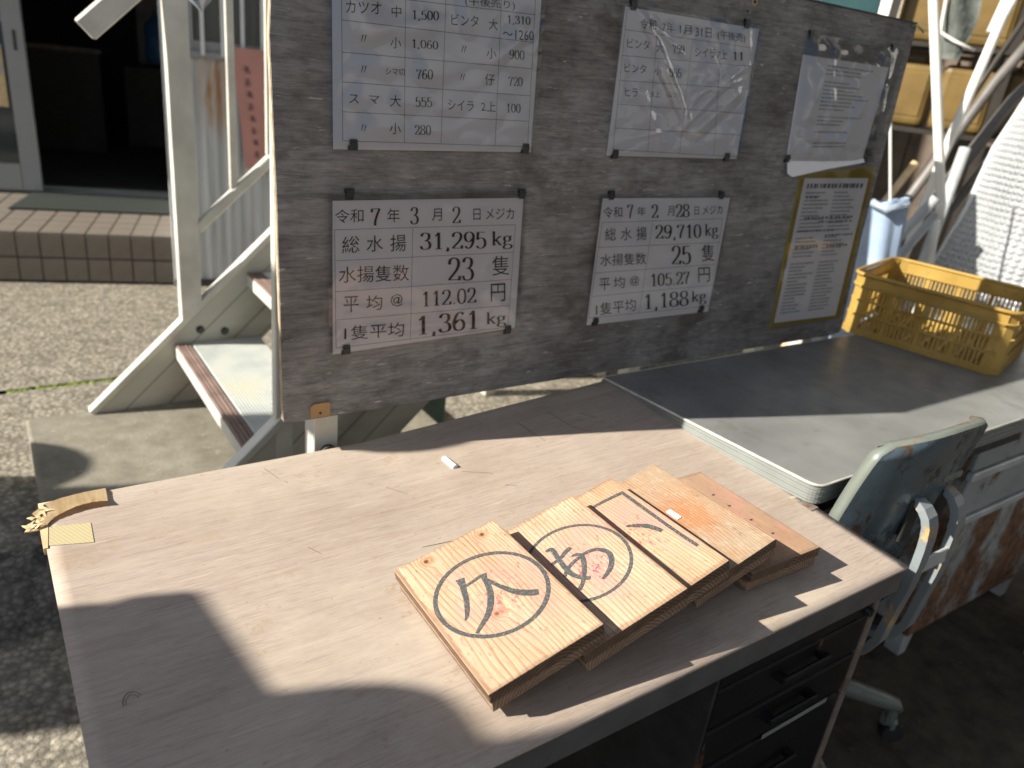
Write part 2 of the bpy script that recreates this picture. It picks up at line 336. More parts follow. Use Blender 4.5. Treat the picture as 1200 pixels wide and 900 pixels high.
    MT['darksteel'] = plain('dark_steel_frame', (.03, .025, .02), .6, .2, var=.3)
    MT['planks'] = plain('grey_brown_boards', (.15, .115, .09), .8, var=.35, scale=6)
    MT['whitepvc'] = plain('white_pvc_pipe', (.74, .72, .66), .4, var=.06, scale=5)
    MT['greypvc'] = plain('dull_grey_pipe', (.13, .12, .11), .5, var=.3, scale=8)
    MT['blueplastic'] = plain('translucent_blue_plastic', (.30, .39, .52), .35, var=.14, scale=9)
    MT['tarp'] = plain('grey_green_tarp', (.17, .19, .17), .7, var=.3, scale=14)
    MT['teal'] = plain('teal_painted_panel', (.16, .38, .38), .5, var=.1)
    MT['foam'] = plain('white_styrofoam', (.78, .79, .78), .8, var=.04, scale=30)
    MT['green'] = plain('grey_green_tin', (.14, .21, .17), .6, var=.15)
    MT['copper'] = plain('green_copper_wire', (.22, .36, .22), .5, .3, var=.3, scale=60)
    MT['brass'] = plain('dark_brass', (.30, .20, .08), .3, .9, var=.4, scale=60)
    MT['foil'] = plain('crumpled_pale_blue_film', (.55, .65, .78), .15, .5, var=.2, scale=30)
    MT['shed'] = plain('pale_quay_shed_wall', (.62, .60, .56), .7, var=.1, scale=.8)
    MT['bluetub'] = plain('blue_fish_tub', (.05, .16, .34), .45, var=.15)
    MT['buoy'] = plain('orange_float', (.60, .16, .03), .45, var=.15)
    MT['sack'] = plain('cream_woven_sack', (.45, .42, .34), .8, var=.15, scale=40, bump=.5)
build_mats()

# ------------------------------------------------------------------ geometry helpers
class G:
    def __init__(s): s.bm = bmesh.new(); s.uv = None
    def box(s, lo, hi, bev=0.0, M=None, seg=1):
        c = [(a+b)/2 for a, b in zip(lo, hi)]; d = [abs(b-a) for a, b in zip(lo, hi)]
        r = bmesh.ops.create_cube(s.bm, size=1.0); vs_ = r['verts']
        for v in vs_: v.co = Vector((v.co.x*d[0]+c[0], v.co.y*d[1]+c[1], v.co.z*d[2]+c[2]))
        if bev > 0:
            es = list({e for v in vs_ for e in v.link_edges})
            r2 = bmesh.ops.bevel(s.bm, geom=es, offset=min(bev, min(d)*.45), segments=seg, affect='EDGES', profile=.5)
            vs_ = list({v for f in r2['faces'] for v in f.verts} | {v for v in vs_ if v.is_valid})
        if M is not None:
            for v in vs_: v.co = M @ v.co
        return s
    def prism(s, pts, z0, z1, M=None, bev=0.0):
        b = [s.bm.verts.new((x, y, z0)) for x, y in pts]; t = [s.bm.verts.new((x, y, z1)) for x, y in pts]
        n = len(pts); s.bm.faces.new(b[::-1]); s.bm.faces.new(t)
        for i in range(n): s.bm.faces.new((b[i], b[(i+1) % n], t[(i+1) % n], t[i]))
        if M is not None:
            for v in b+t: v.co = M @ v.co
        if bev:
            es = [e for e in s.bm.edges if e.verts[0] in b+t and e.verts[1] in b+t]
            bmesh.ops.bevel(s.bm, geom=es, offset=bev, segments=1, affect='EDGES')
        return s
    def tube(s, pts, r, n=10, caps=True, flat=None, up=None):
        """round (or elliptical: flat=(ru, rv)) sweep along pts; r number or list"""
        pts = [Vector(p) for p in pts]; rings = []; prev = None
        for i, p in enumerate(pts):
            t = (pts[min(i+1, len(pts)-1)] - pts[max(i-1, 0)]).normalized()
            if prev is None:
                a = Vector(up) if up else (Vector((0, 0, 1)) if abs(t.z) < .9 else Vector((1, 0, 0)))
            else: a = prev
            u = (a - t*a.dot(t)).normalized(); prev = u; w = t.cross(u)
            rr = r[i] if hasattr(r, '__len__') else r
            ru, rv = (flat if flat else (rr, rr))
            if flat == 'rect': ru = rv = rr
            rings.append([s.bm.verts.new(p + u*ru*math.cos(2*math.pi*k/n) + w*rv*math.sin(2*math.pi*k/n)) for k in range(n)])
        for a, b in zip(rings, rings[1:]):
            for k in range(n): s.bm.faces.new((a[k], a[(k+1) % n], b[(k+1) % n], b[k]))
        if caps: s.bm.faces.new(rings[0][::-1]); s.bm.faces.new(rings[-1])
        return s
    def bar(s, a, b, w, h, up=(0, 0, 1), bev=0.0):
        a = Vector(a); b = Vector(b); t = (b-a); L = t.length; t.normalize(); u = Vector(up); u = (u - t*u.dot(t)).normalized(); v = u.cross(t)
        M = Matrix((( t.x, v.x, u.x, a.x), (t.y, v.y, u.y, a.y), (t.z, v.z, u.z, a.z), (0, 0, 0, 1)))
        return s.box((0, -w/2, -h/2), (L, w/2, h/2), bev, M)
    def sweeprect(s, pts, w, h, up=(1, 0, 0)):
        """rectangular section sweep; w along up, h across"""
        pts = [Vector(p) for p in pts]; rings = []
        for i, p in enumerate(pts):
            t = (pts[min(i+1, len(pts)-1)] - pts[max(i-1, 0)]).normalized(); u = Vector(up); u = (u - t*u.dot(t)).normalized(); v = t.cross(u)
            ww = w[i] if hasattr(w, '__len__') else w
            rings.append([s.bm.verts.new(p + u*ww/2*a + v*h/2*b) for a, b in ((-1, -1), (1, -1), (1, 1), (-1, 1))])
        for a, b in zip(rings, rings[1:]):
            for k in range(4): s.bm.faces.new((a[k], a[(k+1) % 4], b[(k+1) % 4], b[k]))
        s.bm.faces.new(rings[0][::-1]); s.bm.faces.new(rings[-1]); return s
    def lathe(s, prof, n=20, M=None):
        rings = []; vv = []
        for r, z in prof:
            ring = [s.bm.verts.new((r*math.cos(2*math.pi*k/n), r*math.sin(2*math.pi*k/n), z)) for k in range(n)]; rings.append(ring); vv += ring
        for a, b in zip(rings, rings[1:]):
            for k in range(n): s.bm.faces.new((a[k], a[(k+1) % n], b[(k+1) % n], b[k]))
        s.bm.faces.new(rings[0][::-1]); s.bm.faces.new(rings[-1])
        if M is not None:
            for v in vv: v.co = M @ v.co
        return s
    def grid(s, nu, nv, fn, uv=False):
        V = [[s.bm.verts.new(fn(i/nu, j/nv)) for j in range(nv+1)] for i in range(nu+1)]
        lay = s.bm.loops.layers.uv.verify() if uv else None
        for i in range(nu):
            for j in range(nv):
                f = s.bm.faces.new((V[i][j], V[i+1][j], V[i+1][j+1], V[i][j+1])); f.smooth = True
                if uv:
                    for lp, (a, b) in zip(f.loops, ((i, j), (i+1, j), (i+1, j+1), (i, j+1))): lp[lay].uv = (a/nu, b/nv)
        return s
    def poly(s, pts):
        s.bm.faces.new([s.bm.verts.new(p) for p in pts]); return s
    def done(s, name, mat, parent=None, smooth=False, loc=None, recalc=True):
        if recalc: bmesh.ops.recalc_face_normals(s.bm, faces=s.bm.faces)
        me = bpy.data.meshes.new(name)
        if smooth:
            for f in s.bm.faces: f.smooth = True
        s.bm.to_mesh(me); s.bm.free()
        mats = mat if isinstance(mat, (list, tuple)) else [mat]
        for m in mats: me.materials.append(m)
        o = bpy.data.objects.new(name, me); COL.objects.link(o)
        if parent is not None: o.parent = parent
        if loc is not None: o.location = loc
        return o

def empty(name, label, cat, loc=(0, 0, 0), rot=(0, 0, 0), group=None):
    o = bpy.data.objects.new(name, None); o.empty_display_size = .05; COL.objects.link(o)
    o.location = loc; o.rotation_euler = rot; o['label'] = label; o['category'] = cat
    if group: o['group'] = group
    return o
def tag(o, label, cat, group=None):
    o['label'] = label; o['category'] = cat
    if group: o['group'] = group
    return o
def struct(o): o['kind'] = 'structure'; return o
def mesh_copy(o, parent, loc=None, rot=None, scale=None):
    c = o.copy(); COL.objects.link(c); c.parent = parent
    if loc is not None: c.location = loc
    if rot is not None: c.rotation_euler = rot
    if scale is not None: c.scale = scale
    return c
def h2(i, j=0): return (math.sin(i*12.9898 + j*78.233)*43758.5453) % 1.0

# ------------------------------------------------------------------ ground
def build_ground():
    g = G()
    # main quay, behind the joint
    g.poly([(-60, 3.03, 0), (60, 3.03, 0), (60, 90, 0), (-60, 90, 0)]); struct(g.done('quay_pavement', MT['ground']))
    g = G()
    n = 60
    # near pavement: from the dark floor edge up to the joint, lightly uneven edge
    def fn(u, v):
        x = -6 + 12*u; y = 1.25 + (3.0-1.25)*v
        return (x, y + (0.012*(h2(int(u*600))-.5) if v == 1 else 0), 0.0)
    g.grid(240, 1, fn); struct(g.done('near_pavement', MT['ground']))
    g = G(); g.poly([(-60, 1.25, -.0), (-6, 1.25, 0), (-6, 3.0, 0), (-60, 3.0, 0)]); g.poly([(6, 1.25, 0), (60, 1.25, 0), (60, 3, 0), (6, 3, 0)])
    struct(g.done('side_pavement', MT['ground']))
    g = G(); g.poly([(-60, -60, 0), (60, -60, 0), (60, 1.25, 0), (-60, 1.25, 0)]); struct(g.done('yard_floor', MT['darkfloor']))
    g = G(); g.box((-60, 2.96, -.05), (60, 3.06, -.022)); struct(g.done('pavement_joint', MT['joint']))
    # sunlit bare patch of pavement left of the desk
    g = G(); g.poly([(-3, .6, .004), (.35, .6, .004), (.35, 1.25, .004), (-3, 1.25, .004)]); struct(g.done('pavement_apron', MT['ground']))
    # moss
    g = G()
    for i in range(170):
        x = .02 + .42*random.random(); r = .004+.007*random.random()
        M = Matrix.Translation((x, 3.014+random.gauss(0, .006), -.008+random.random()*.004))
        bmesh.ops.create_icosphere(g.bm, subdivisions=1, radius=r, matrix=M @ Matrix.Diagonal((1.3, 1, .7, 1)))
    m = g.done('moss', MT['moss'], smooth=True); m['kind'] = 'stuff'; tag(m, 'bright green moss growing in the pavement joint', 'moss')
    # raised slab under the stair foot
    g = G(); g.box((.045, 1.35, 0), (1.19, 2.46, .15), .008, seg=2); struct(g.done('raised_concrete_slab', MT['slab']))
    # broken kerb left of desk
    g = G()
    def fk(u, v):
        x = -2.2 + 2.5*u; y = 1.62 + .40*v
        e = math.sin(math.pi*v)**.5 if 0 < v < 1 else 0
        z = -.012 + e*(.030 + .030*h2(int(u*60), int(v*12)) + .012*math.sin(u*40+v*5))
        return (x + .02*(h2(int(u*60), 7+int(v*12))-.5), y + .03*(h2(int(v*12), int(u*60))-.5), z)
    g.grid(60, 12, fk); o = g.done('broken_kerb', MT['rubble']); struct(o)
build_ground()

# ------------------------------------------------------------------ desk one (laminate)
D1 = empty('laminate_desk', 'old steel desk with peeling pale woodgrain top, in the foreground', 'desk', (0.517, .7, 0))
def P1_(o):   # parent keeping world position
    o.parent = D1; o.matrix_parent_inverse = Matrix.Translation((-.517, -.7, 0)); return o
def warp(x, y): return .072*max(0, x-.46)*max(0, (y-.40)/.605)**1.6
def build_desk1():
    x0, x1, y0, y1 = .018, 1.018, .398, 1.006
    g = G(); nu, nv = 60, 40
    def top(u, v):
        x = x0+(x1-x0)*u; y = y0+(y1-y0)*v
        return (x, y, .72+warp(x, y))
    g.grid(nu, nv, top)
    bm = g.bm; bnd = [e for e in bm.edges if e.is_boundary]
    r = bmesh.ops.extrude_edge_only(bm, edges=bnd)
    for e in r['geom']:
        if isinstance(e, bmesh.types.BMVert): e.co.z -= .0035; 
    o = g.done('top_sheet', MT['lam']); P1_(o)
    # core under the sheet with grey edge band
    g = G(); g.prism([(x0+.002, y0+.003), (x1-.001, y0+.003), (x1-.001, y1-.002), (x0+.002, y1-.002)], .676, .7155)
    P1_(g.done('top_core', MT['lamedge']))
    g = G(); g.box((x0+.03, y0+.022, .66), (x1-.025, y1-.02, .676)); P1_(g.done('top_frame', MT['blackedge']))
    # pedestal
    px0, px1, fy = .664, .988, .412
    g = G(); g.box((px0, fy+.02, .05), (px1, .96, .66)); P1_(g.done('pedestal', MT['blackmetal']))
    g = G(); g.box((px1, fy-.001, .02), (px1+.014, .965, .664), .002); P1_(g.done('side_panel', MT['strip']))
    g = G(); g.box((px0-.006, fy-.001, .02), (px0, .965, .664)); P1_(g.done('side_panel', MT['blackedge']))
    g = G(); g.box((px0+.003, fy, .641), (px1-.003, fy+.02, .659), .002); P1_(g.done('lock_rail', MT['blackmetal']))
    zs = [(.571, .637), (.497, .566), (.06, .491)]
    for i, (a, b) in enumerate(zs):
        g = G(); g.box((px0+.003, fy, a), (px1-.004, fy+.022, b), .004, seg=2); d = P1_(g.done('drawer', MT['blackmetal']))
        g = G(); zc = b-.022 if i < 2 else .43; xc = .83
        g.box((xc-.05, fy-.018, zc-.006), (xc+.05, fy-.012, zc+.006), .002)
        for sx in (-.044, .044): g.box((xc+sx-.006, fy-.013, zc-.005), (xc+sx+.006, fy+.002, zc+.005))
        h = g.done('handle', MT['blackmetal']); h.parent = d
    g = G(); g.tube([(.972, fy+.001, .650), (.972, fy-.008, .650)], .007, 14); g.box((.970, fy-.0095, .645), (.974, fy-.0078, .655)); P1_(g.done('lock', MT['clip']))
    g = G(); g.box((.80, fy-.0016, .4905), (.945, fy-.0006, .4985)); P1_(g.done('tape_strip', MT['band']))
    # left leg, modesty panel
    g = G(); g.box((x0+.02, y0+.05, 0), (x0+.045, y1-.05, .66), .003); P1_(g.done('side_panel', MT['blackedge']))
    g = G(); g.box((x0+.045, y1-.075, .18), (px0-.006, y1-.062, .66)); P1_(g.done('back_panel', MT['blackedge']))
    for fx_, fy_ in ((px0+.02, fy+.05), (px1-.03, fy+.05), (px1-.03, .92)):
        g = G(); g.box((fx_, fy_, 0), (fx_+.03, fy_+.03, .05)); P1_(g.done('foot', MT['rubber']))
    # torn veneer, lifted at the back-left corner
    g = G()
    top = [(.010, .985), (.026, 1.002), (.043, 1.007), (.062, 1.0085), (.080, 1.009), (.0965, 1.0085)]
    bot = [(.020, .944), (.032, .960), (.046, .967), (.061, .9715), (.079, .971), (.0935, .968)]
    lift = [.0006, .0014, .0026, .0042, .0056, .0060]
    def vn(u, v):
        a = u*5; i = min(4, int(a)); f = a-i
        tx = top[i][0]*(1-f)+top[i+1][0]*f; ty = top[i][1]*(1-f)+top[i+1][1]*f; bx = bot[i][0]*(1-f)+bot[i+1][0]*f; by = bot[i][1]*(1-f)+bot[i+1][1]*f
        L = lift[i]*(1-f)+lift[i+1]*f; r = .0012*(h2(int(u*40), 3)-.5)
        return (bx*(1-v)+tx*v, by*(1-v)+ty*v+r*(1-v), .7212 + L*(1-v)**.6 + .0015*math.sin(v*5+u*3) + .0004*h2(int(u*40), int(v*8)))
    g.grid(40, 8, vn); bmesh.ops.solidify(g.bm, geom=list(g.bm.faces), thickness=.0010); P1_(g.done('torn_veneer', MT['veneer']))
    for (cx, cy, n, spread) in ((.022, .980, 6, .010), (.005, .949, 7, .009), (.014, .964, 5, .008)):
        g = G()
        for i in range(n):
            a = random.uniform(0, 6.28); L = random.uniform(.007, .016); p = Vector((cx+random.gauss(0, .003), cy+random.gauss(0, .003), .7225+random.uniform(-.0008, .0012)))
            q = p + Vector((L*math.cos(a), L*math.sin(a), random.uniform(-.0015, .0025)))
            g.sweeprect([p, (p+q)/2+Vector((0, 0, .001)), q], [random.uniform(.004, .007), random.uniform(.003, .006), .0012], .0005, up=(-math.sin(a), math.cos(a), 0))
        o = P1_(g.done('splinters', MT['veneer'])); o['kind'] = 'stuff'
    g = G(); g.prism([(-.001, .944), (.004, .955), (.019, .957), (.0205, .945), (.012, .943)], .7195, .7212); P1_(g.done('torn_veneer', MT['veneer']))
    g = G(); g.prism([(.0205, .905), (.0668, .892), (.069, .936), (.0195, .947)], .7203, .7207)
    P1_(g.done('tape_patch', MT['tape']))
    g = G(); g.prism([(.0150, .96), (.0150, .90), (.0195, .90), (.0255, .962), (.020, .967)], .712, .7213)
    P1_(g.done('torn_veneer', MT['veneer']))
    # worn cream edging showing beside the grey desk, rusty at its front end
    g = G(); g.prism([(1.003, .80), (.999, .80), (.998, .586), (1.0185, .586), (1.0185, .80)], .7195+.004, .7262); P1_(g.done('worn_edging', MT['edging']))
    g = G(); g.prism([(.998, .5845), (1.0165, .5845), (1.0185, .552), (.999, .550)], .7208, .7255); P1_(g.done('rusty_edging', MT['rustheavy']))
    # scratches and gouges
    g = G(); S = [((.30, .985), (.31, .95), .0006), ((.315, .94), (.318, .935), .001), ((.29, .78), (.30, .76), .0006), ((.56, .86), (.60, .835), .0005),
                  ((.72, .95), (.73, .88), .0009), ((.79, .96), (.80, .90), .0008), ((.80, .90), (.82, .87), .0008), ((.84, .93), (.86, .905), .0007), ((.60, .80), (.615, .79), .0005),
                  ((.42, .72), (.47, .715), .0005), ((.38, .62), (.385, .66), .0005), ((.44, .87), (.46, .84), .0005)]
    for (a, b), (c, d), w in [(p, q, w) for p, q, w in S]:
        g.bar((a, b, .7203+warp(a, b)), (c, d, .7203+warp(c, d)), w*.9, .0004)
    # small crescent gouges
    for cx, cy in ((.062, .618),):
        for r0 in (.006, .0085):
            pts = [(cx+r0*math.cos(t), cy+r0*1.5*math.sin(t), .7203) for t in [(.2+1.9*k/6)*1.6 for k in range(7)]]
            g.tube(pts, .00035, 4)
    o = P1_(g.done('scratches', MT['strip'])); o['kind'] = 'stuff'
build_desk1()

# ------------------------------------------------------------------ chalk
g = G(); g.tube([(.5535, .904, .7255), (.556, .873, .7255)], [.0045, .0048], 14); tag(g.done('chalk', MT['chalk']), 'short stub of white chalk lying on the laminate desk top', 'chalk')
g = G()
_M = None

# ------------------------------------------------------------------ wooden tally blocks
BL = {
 'a': ((.4131, .5492, .7722), (-.834, -15.128, -2.353), (.1383, .2150)),
 'b': ((.5299, .5467, .7773), (-2.530, -18.749, -3.168), (.1386, .2192)),
 'c': ((.6160, .5627, .7762), (-.913, -17.625, -3.436), (.1353, .2190)),
 'd': ((.7110, .5717, .7739), (.014, -15.663, -3.162), (.1354, .2210)),
 'e': ((.8133, .5687, .7534), (-.666, 0.0, -1.262), (.1368, .2183))}
BLAB = {
 'a': 'leftmost wooden block, round ink seal with the character 久, lying on top of the pile',
 'b': 'second wooden block from the left, ink circle around a looping hiragana sign',
 'c': 'third wooden block, marked with an ink right angle and one short stroke',
 'd': 'weathered wooden block with orange paint stain and no ink sign',
 'e': 'bottom wooden block lying flat at the right end, pinkish plain grain and nail marks'}
BM_ = {
 'a': mat_pine('pine_seal_block', (1, 1, 1), ((.0417, .0935), (-.0332, .096), (-.0104, -.0266)), .75, seed=.3),
 'b': mat_pine('pine_round_sign_block', (1.0, 1.0, 1.02), ((-.045, .08),), 1.0, seed=1.2),
 'c': mat_pine('pine_angle_sign_block', (1.0, .96, .93), (), .9, seed=2.1),
 'd': mat_pine('weathered_stained_block', (.74, .66, .58), (), .15, 1.15, (.0165, -.004, 0), seed=3.3),
 'e': mat_pine('pinkish_plain_block', (.92, .86, .84), (), .7, .3, seed=4.4)}
def stroke(g, pts, ws, z=.0004, sub=5):
    """flat brush stroke: Catmull-Rom through pts, widths ws"""
    P = [Vector((p[0], p[1], 0)) for p in pts]; W = list(ws)
    if len(W) != len(P): W = [W[0]]*len(P)
    Q = []; 
    for i in range(len(P)-1):
        p0 = P[max(i-1, 0)]; p1 = P[i]; p2 = P[i+1]; p3 = P[min(i+2, len(P)-1)]
        for k in range(sub):
            t = k/sub; q = .5*((2*p1)+(-p0+p2)*t+(2*p0-5*p1+4*p2-p3)*t*t+(-p0+3*p1-3*p2+p3)*t**3)
            Q.append((q, W[i]*(1-t)+W[i+1]*t))
    Q.append((P[-1], W[-1])); L = []; R = []
    for i, (q, w) in enumerate(Q):
        t = (Q[min(i+1, len(Q)-1)][0]-Q[max(i-1, 0)][0]).normalized(); n = Vector((-t.y, t.x, 0))
        j = 1+.10*(h2(i, len(Q))-.5)
        L.append(g.bm.verts.new((q.x+n.x*w/2*j, q.y+n.y*w/2*j, z))); R.append(g.bm.verts.new((q.x-n.x*w/2*j, q.y-n.y*w/2*j, z)))
    for i in range(len(L)-1): g.bm.faces.new((L[i], R[i], R[i+1], L[i+1]))
def ring(g, cx, cy, rx, ry, w, z, n=64):
    A = []; B = []
    for k in range(n):
        a = 2*math.pi*k/n; j = w/2*(1+.14*(h2(k)-.5))
        A.append(g.bm.verts.new((cx+(rx+j)*math.cos(a), cy+(ry+j)*math.sin(a), z))); B.append(g.bm.verts.new((cx+(rx-j)*math.cos(a), cy+(ry-j)*math.sin(a), z)))
    for k in range(n): g.bm.faces.new((A[k], B[k], B[(k+1) % n], A[(k+1) % n]))
END = mat_endgrain('darkened_end_grain', base=(.135, .09, .06)); END2 = mat_endgrain('brown_end_grain', .7, (.25, .17, .115))  # side faces toned darker: aged end grain plus their shade
def build_blocks():
    T = .031
    for k, (o_, ypr, (w, l)) in BL.items():
        y, r, p = map(rad, ypr)
        M = (Matrix.Rotation(y, 4, 'Z') @ Matrix.Rotation(r, 4, 'Y') @ Matrix.Rotation(p, 4, 'X'))
        e = empty('wooden_block', BLAB[k], 'wooden block', o_, M.to_euler(), 'inked wooden blocks fanned out on the desk')
        for i, (za, zb) in enumerate(((-.0138, 0), (-T, -.0168))):
            sh = .0010*(1 if i else -1); mm = BM_[k]
            g = G(); ww = w/2; ll = l/2
            g.box((-ww+sh, -ll+sh*2, za), (ww+sh, ll-sh, zb), .0009, seg=2)

            for v in g.bm.verts: v.co += Vector(((h2(int(v.co.x*900), int(v.co.y*700))-.5)*.0007, (h2(int(v.co.y*800), int(v.co.x*500))-.5)*.0007, 0))
            bmesh.ops.recalc_face_normals(g.bm, faces=g.bm.faces)
            for f in g.bm.faces: f.material_index = 0 if abs(f.normal.z) > .5 else 1
            g.done('plank', [mm, END2 if i else END], e)
        g = G(); g.box((-w/2+.012, -l/2+.012, -.0168), (w/2-.012, l/2-.012, -.0140)); g.done('glue_line', MT['rubber'], e)  # dark filler so the gap between planks reads as shade
        z = .0004; g = G()
        if k == 'a':
            ring(g, .0013, .0036, .0627, .0622, .0050, z)
            stroke(g, [(-0.0164, 0.0445), (-0.019, 0.0337), (-0.0223, 0.0237), (-0.0261, 0.0125), (-0.0316, 0.0009), (-0.0369, -0.0084), (-0.0421, -0.0138)], [0.0106, 0.0073, 0.0064, 0.006, 0.0056, 0.0043, 0.0018], z)
            stroke(g, [(-0.0168, 0.0302), (-0.0072, 0.0313), (0.0036, 0.033)], [0.0036, 0.0036, 0.004], z+.00005)
            stroke(g, [(0.008, 0.0344), (0.0057, 0.0258), (0.0034, 0.0148), (-0.0007, 0.0035), (-0.006, -0.0064), (-0.0133, -0.0163), (-0.0222, -0.0245), (-0.0326, -0.031), (-0.0413, -0.0369)], [0.0088, 0.0058, 0.0064, 0.007, 0.0071, 0.0067, 0.0058, 0.0045, 0.0031], z+.0001)
            stroke(g, [(0.0067, 0.0239), (0.0106, 0.0119), (0.015, 0.0008), (0.0197, -0.0095), (0.0257, -0.0176), (0.0335, -0.0248), (0.0412, -0.0296)], [0.0045, 0.0051, 0.006, 0.0074, 0.0082, 0.0089, 0.008], z+.00015)
        elif k == 'b':
            ring(g, .0028, .0038, .0617, .0632, .0042, z)
            stroke(g, [(-0.0175, 0.0432), (-0.0103, 0.0426), (-0.0099, 0.0362), (-0.0125, 0.0232), (-0.0147, 0.0067), (-0.0149, -0.0066), (-0.0109, -0.0179), (-0.002, -0.0281)], [0.0036, 0.0060, 0.0066, 0.006, 0.0065, 0.0067, 0.0063, 0.0055], z)
            stroke(g, [(0.0092, 0.0287), (0.0004, 0.0267), (-0.0092, 0.0225), (-0.0242, 0.0204)], [0.0058, 0.0059, 0.0046, 0.004], z+.00004)
            stroke(g, [(0.0011, 0.0154), (0.0072, 0.0144), (0.0109, 0.0099), (0.0095, 0.003), (0.0062, -0.0032), (-0.0002, -0.0132), (-0.0064, -0.0209), (-0.0143, -0.0289), (-0.0225, -0.0343)], [0.0017, 0.0046, 0.0060, 0.0062, 0.0061, 0.0056, 0.005, 0.0044, 0.0054], z+.00008)
            stroke(g, [(-0.0232, -0.0058), (-0.0124, 0.0023), (-0.0035, 0.0056), (0.0046, 0.0074), (0.0171, 0.0089), (0.0275, 0.0064), (0.034, 0.0005), (0.0377, -0.009), (0.0342, -0.0197), (0.0266, -0.0287), (0.0165, -0.0351), (0.0072, -0.0387)], [0.0047, 0.0044, 0.0045, 0.0043, 0.0045, 0.0053, 0.0062, 0.0068, 0.0063, 0.0062, 0.005, 0.0032], z+.00012)
        elif k == 'c':
            stroke(g, [(0.01, 0.0763), (0.0278, 0.0758), (0.0590, 0.0726)], [0.0050, 0.0050, 0.0054], z)
            stroke(g, [(0.0566, 0.0741), (0.0563, 0.0215), (0.0559, -0.0298), (0.0573, -0.0698)], [0.0056, 0.0052, 0.0052, 0.0050], z+.00004)
            stroke(g, [(0.0175, 0.0171), (0.0278, 0.0093), (0.0378, -0.0025), (0.0445, -0.0202)], [0.0031, 0.0066, 0.008, 0.0062], z)
        if k in 'abc': g.done('ink_sign', MT['brush'], e)
        elif k == 'e':
            for x, yv in ((.0313, .0497), (.0307, .0174), (.0306, -.0228), (.0317, -.0599)):
                g = G(); g.box((x-.0022, yv-.0010, .0001), (x+.0022, yv+.0013, .0006)); g.done('nail', MT['clip'], e)
        else:
            g.box((.004, -.004, .0002), (.0115, .018, .0016), .0004); g.done('paper_scrap', MT['chalk'], e)
build_blocks()

# ------------------------------------------------------------------ desk two (grey)
def build_desk2():
    T = empty('grey_desk', 'grey topped steel desk with ribbed edge and rusty drawers, behind the chair', 'desk', (1.7, .8, 0))
    def P(o): o.parent = T; o.matrix_parent_inverse = Matrix.Translation((-1.7, -.8, 0)); return o
    a, b, c, d = Vector((.959, 1.016)), Vector((1.011, .556)), Vector((2.48, .556)), Vector((2.48, 1.016))
    def outline(ins, rr=.022):
        # rounded front-left and front-right corner
        A = a+Vector((ins, -ins)); B = b+Vector((ins, ins)); Cc = c+Vector((-ins, ins)); Dd = d+Vector((-ins, -ins)); pts = [tuple(A)]
        ux = (A-B).normalized(); vx = (Cc-B).normalized()
        for k in range(7):
            t = k/6; p = B + ux*rr*(1-t)**2 + vx*rr*t**2; pts.append((p.x, p.y))
        pts += [tuple(Cc), tuple(Dd)]; return pts
    g = G(); g.prism(outline(.0035), .750, .7605); P(g.done('desk_top', MT['desk2']))
    # pale bead along the rim
    ol = outline(.0018); n = len(ol); g = G(); g.tube([(x, y, .7588) for x, y in ol] + [(ol[0][0], ol[0][1], .7588)], .0024, 8, caps=False); P(g.done('rim_bead', MT['bead'], smooth=True))
    g = G()   # ribbed band
    for k in range(6):
        z0 = .7275+.0046*k; g.prism(outline(.0006 if k % 2 else .0), z0, z0+.0040)
    g.prism(outline(.0022), .727, .7555); P(g.done('edge_band', MT['band']))
    g = G(); g.box((1.035, .60, .70), (2.44, .995, .7265)); P(g.done('frame_rail', MT['blackedge']))
    g = G(); g.box((1.03, .62, .02), (1.05, .99, .70)); P(g.done('side_panel', MT['rustheavy']))
    g = G(); g.box((1.05, .975, .2), (1.80, .99, .70)); P(g.done('back_panel', MT['rustgrey']))
    g = G(); g.box((1.035, .598, .664), (1.82, .607, .722)); P(g.done('centre_drawer', MT['blackedge']))
    x0, x1, fy = 1.80, 2.42, .652
    g = G(); g.box((x0, fy+.012, .09), (x1, .99, .70)); P(g.done('pedestal', MT['rustheavy']))
    for nm, za, zb, mt in (('drawer', .555, .655, 'rustgrey'), ('drawer', .425, .528, 'rustgrey'), ('drawer', .10, .398, 'rustheavy')):
        g = G(); g.box((x0+.004, fy, za), (x1-.004, fy+.014, zb), .003); P(g.done(nm, MT[mt]))
    for za, zb in ((.530, .552), (.401, .421)):
        g = G(); g.box((x0, fy-.007, za), (x1, fy+.01, zb), .003); P(g.done('drawer_pull', MT['trim']))
    g = G(); g.box((x0, fy-.002, .078), (x1, fy+.014, .098), .002); P(g.done('plinth', MT['rustheavy']))
    for x in (x0+.01, x1-.07):
        for y in (fy+.01, .93):
            g = G(); g.prism([(x, y), (x+.055, y), (x+.055, y+.04), (x, y+.04)], .0, .08); 
            for v in g.bm.verts:
                if v.co.z < .01: v.co.x += .012*(1 if v.co.x < x+.02 else -1)
            P(g.done('foot', MT['trim']))
    g = G(); g.box((1.04, .64, 0), (1.075, .97, .03)); P(g.done('foot', MT['blackedge']))
build_desk2()

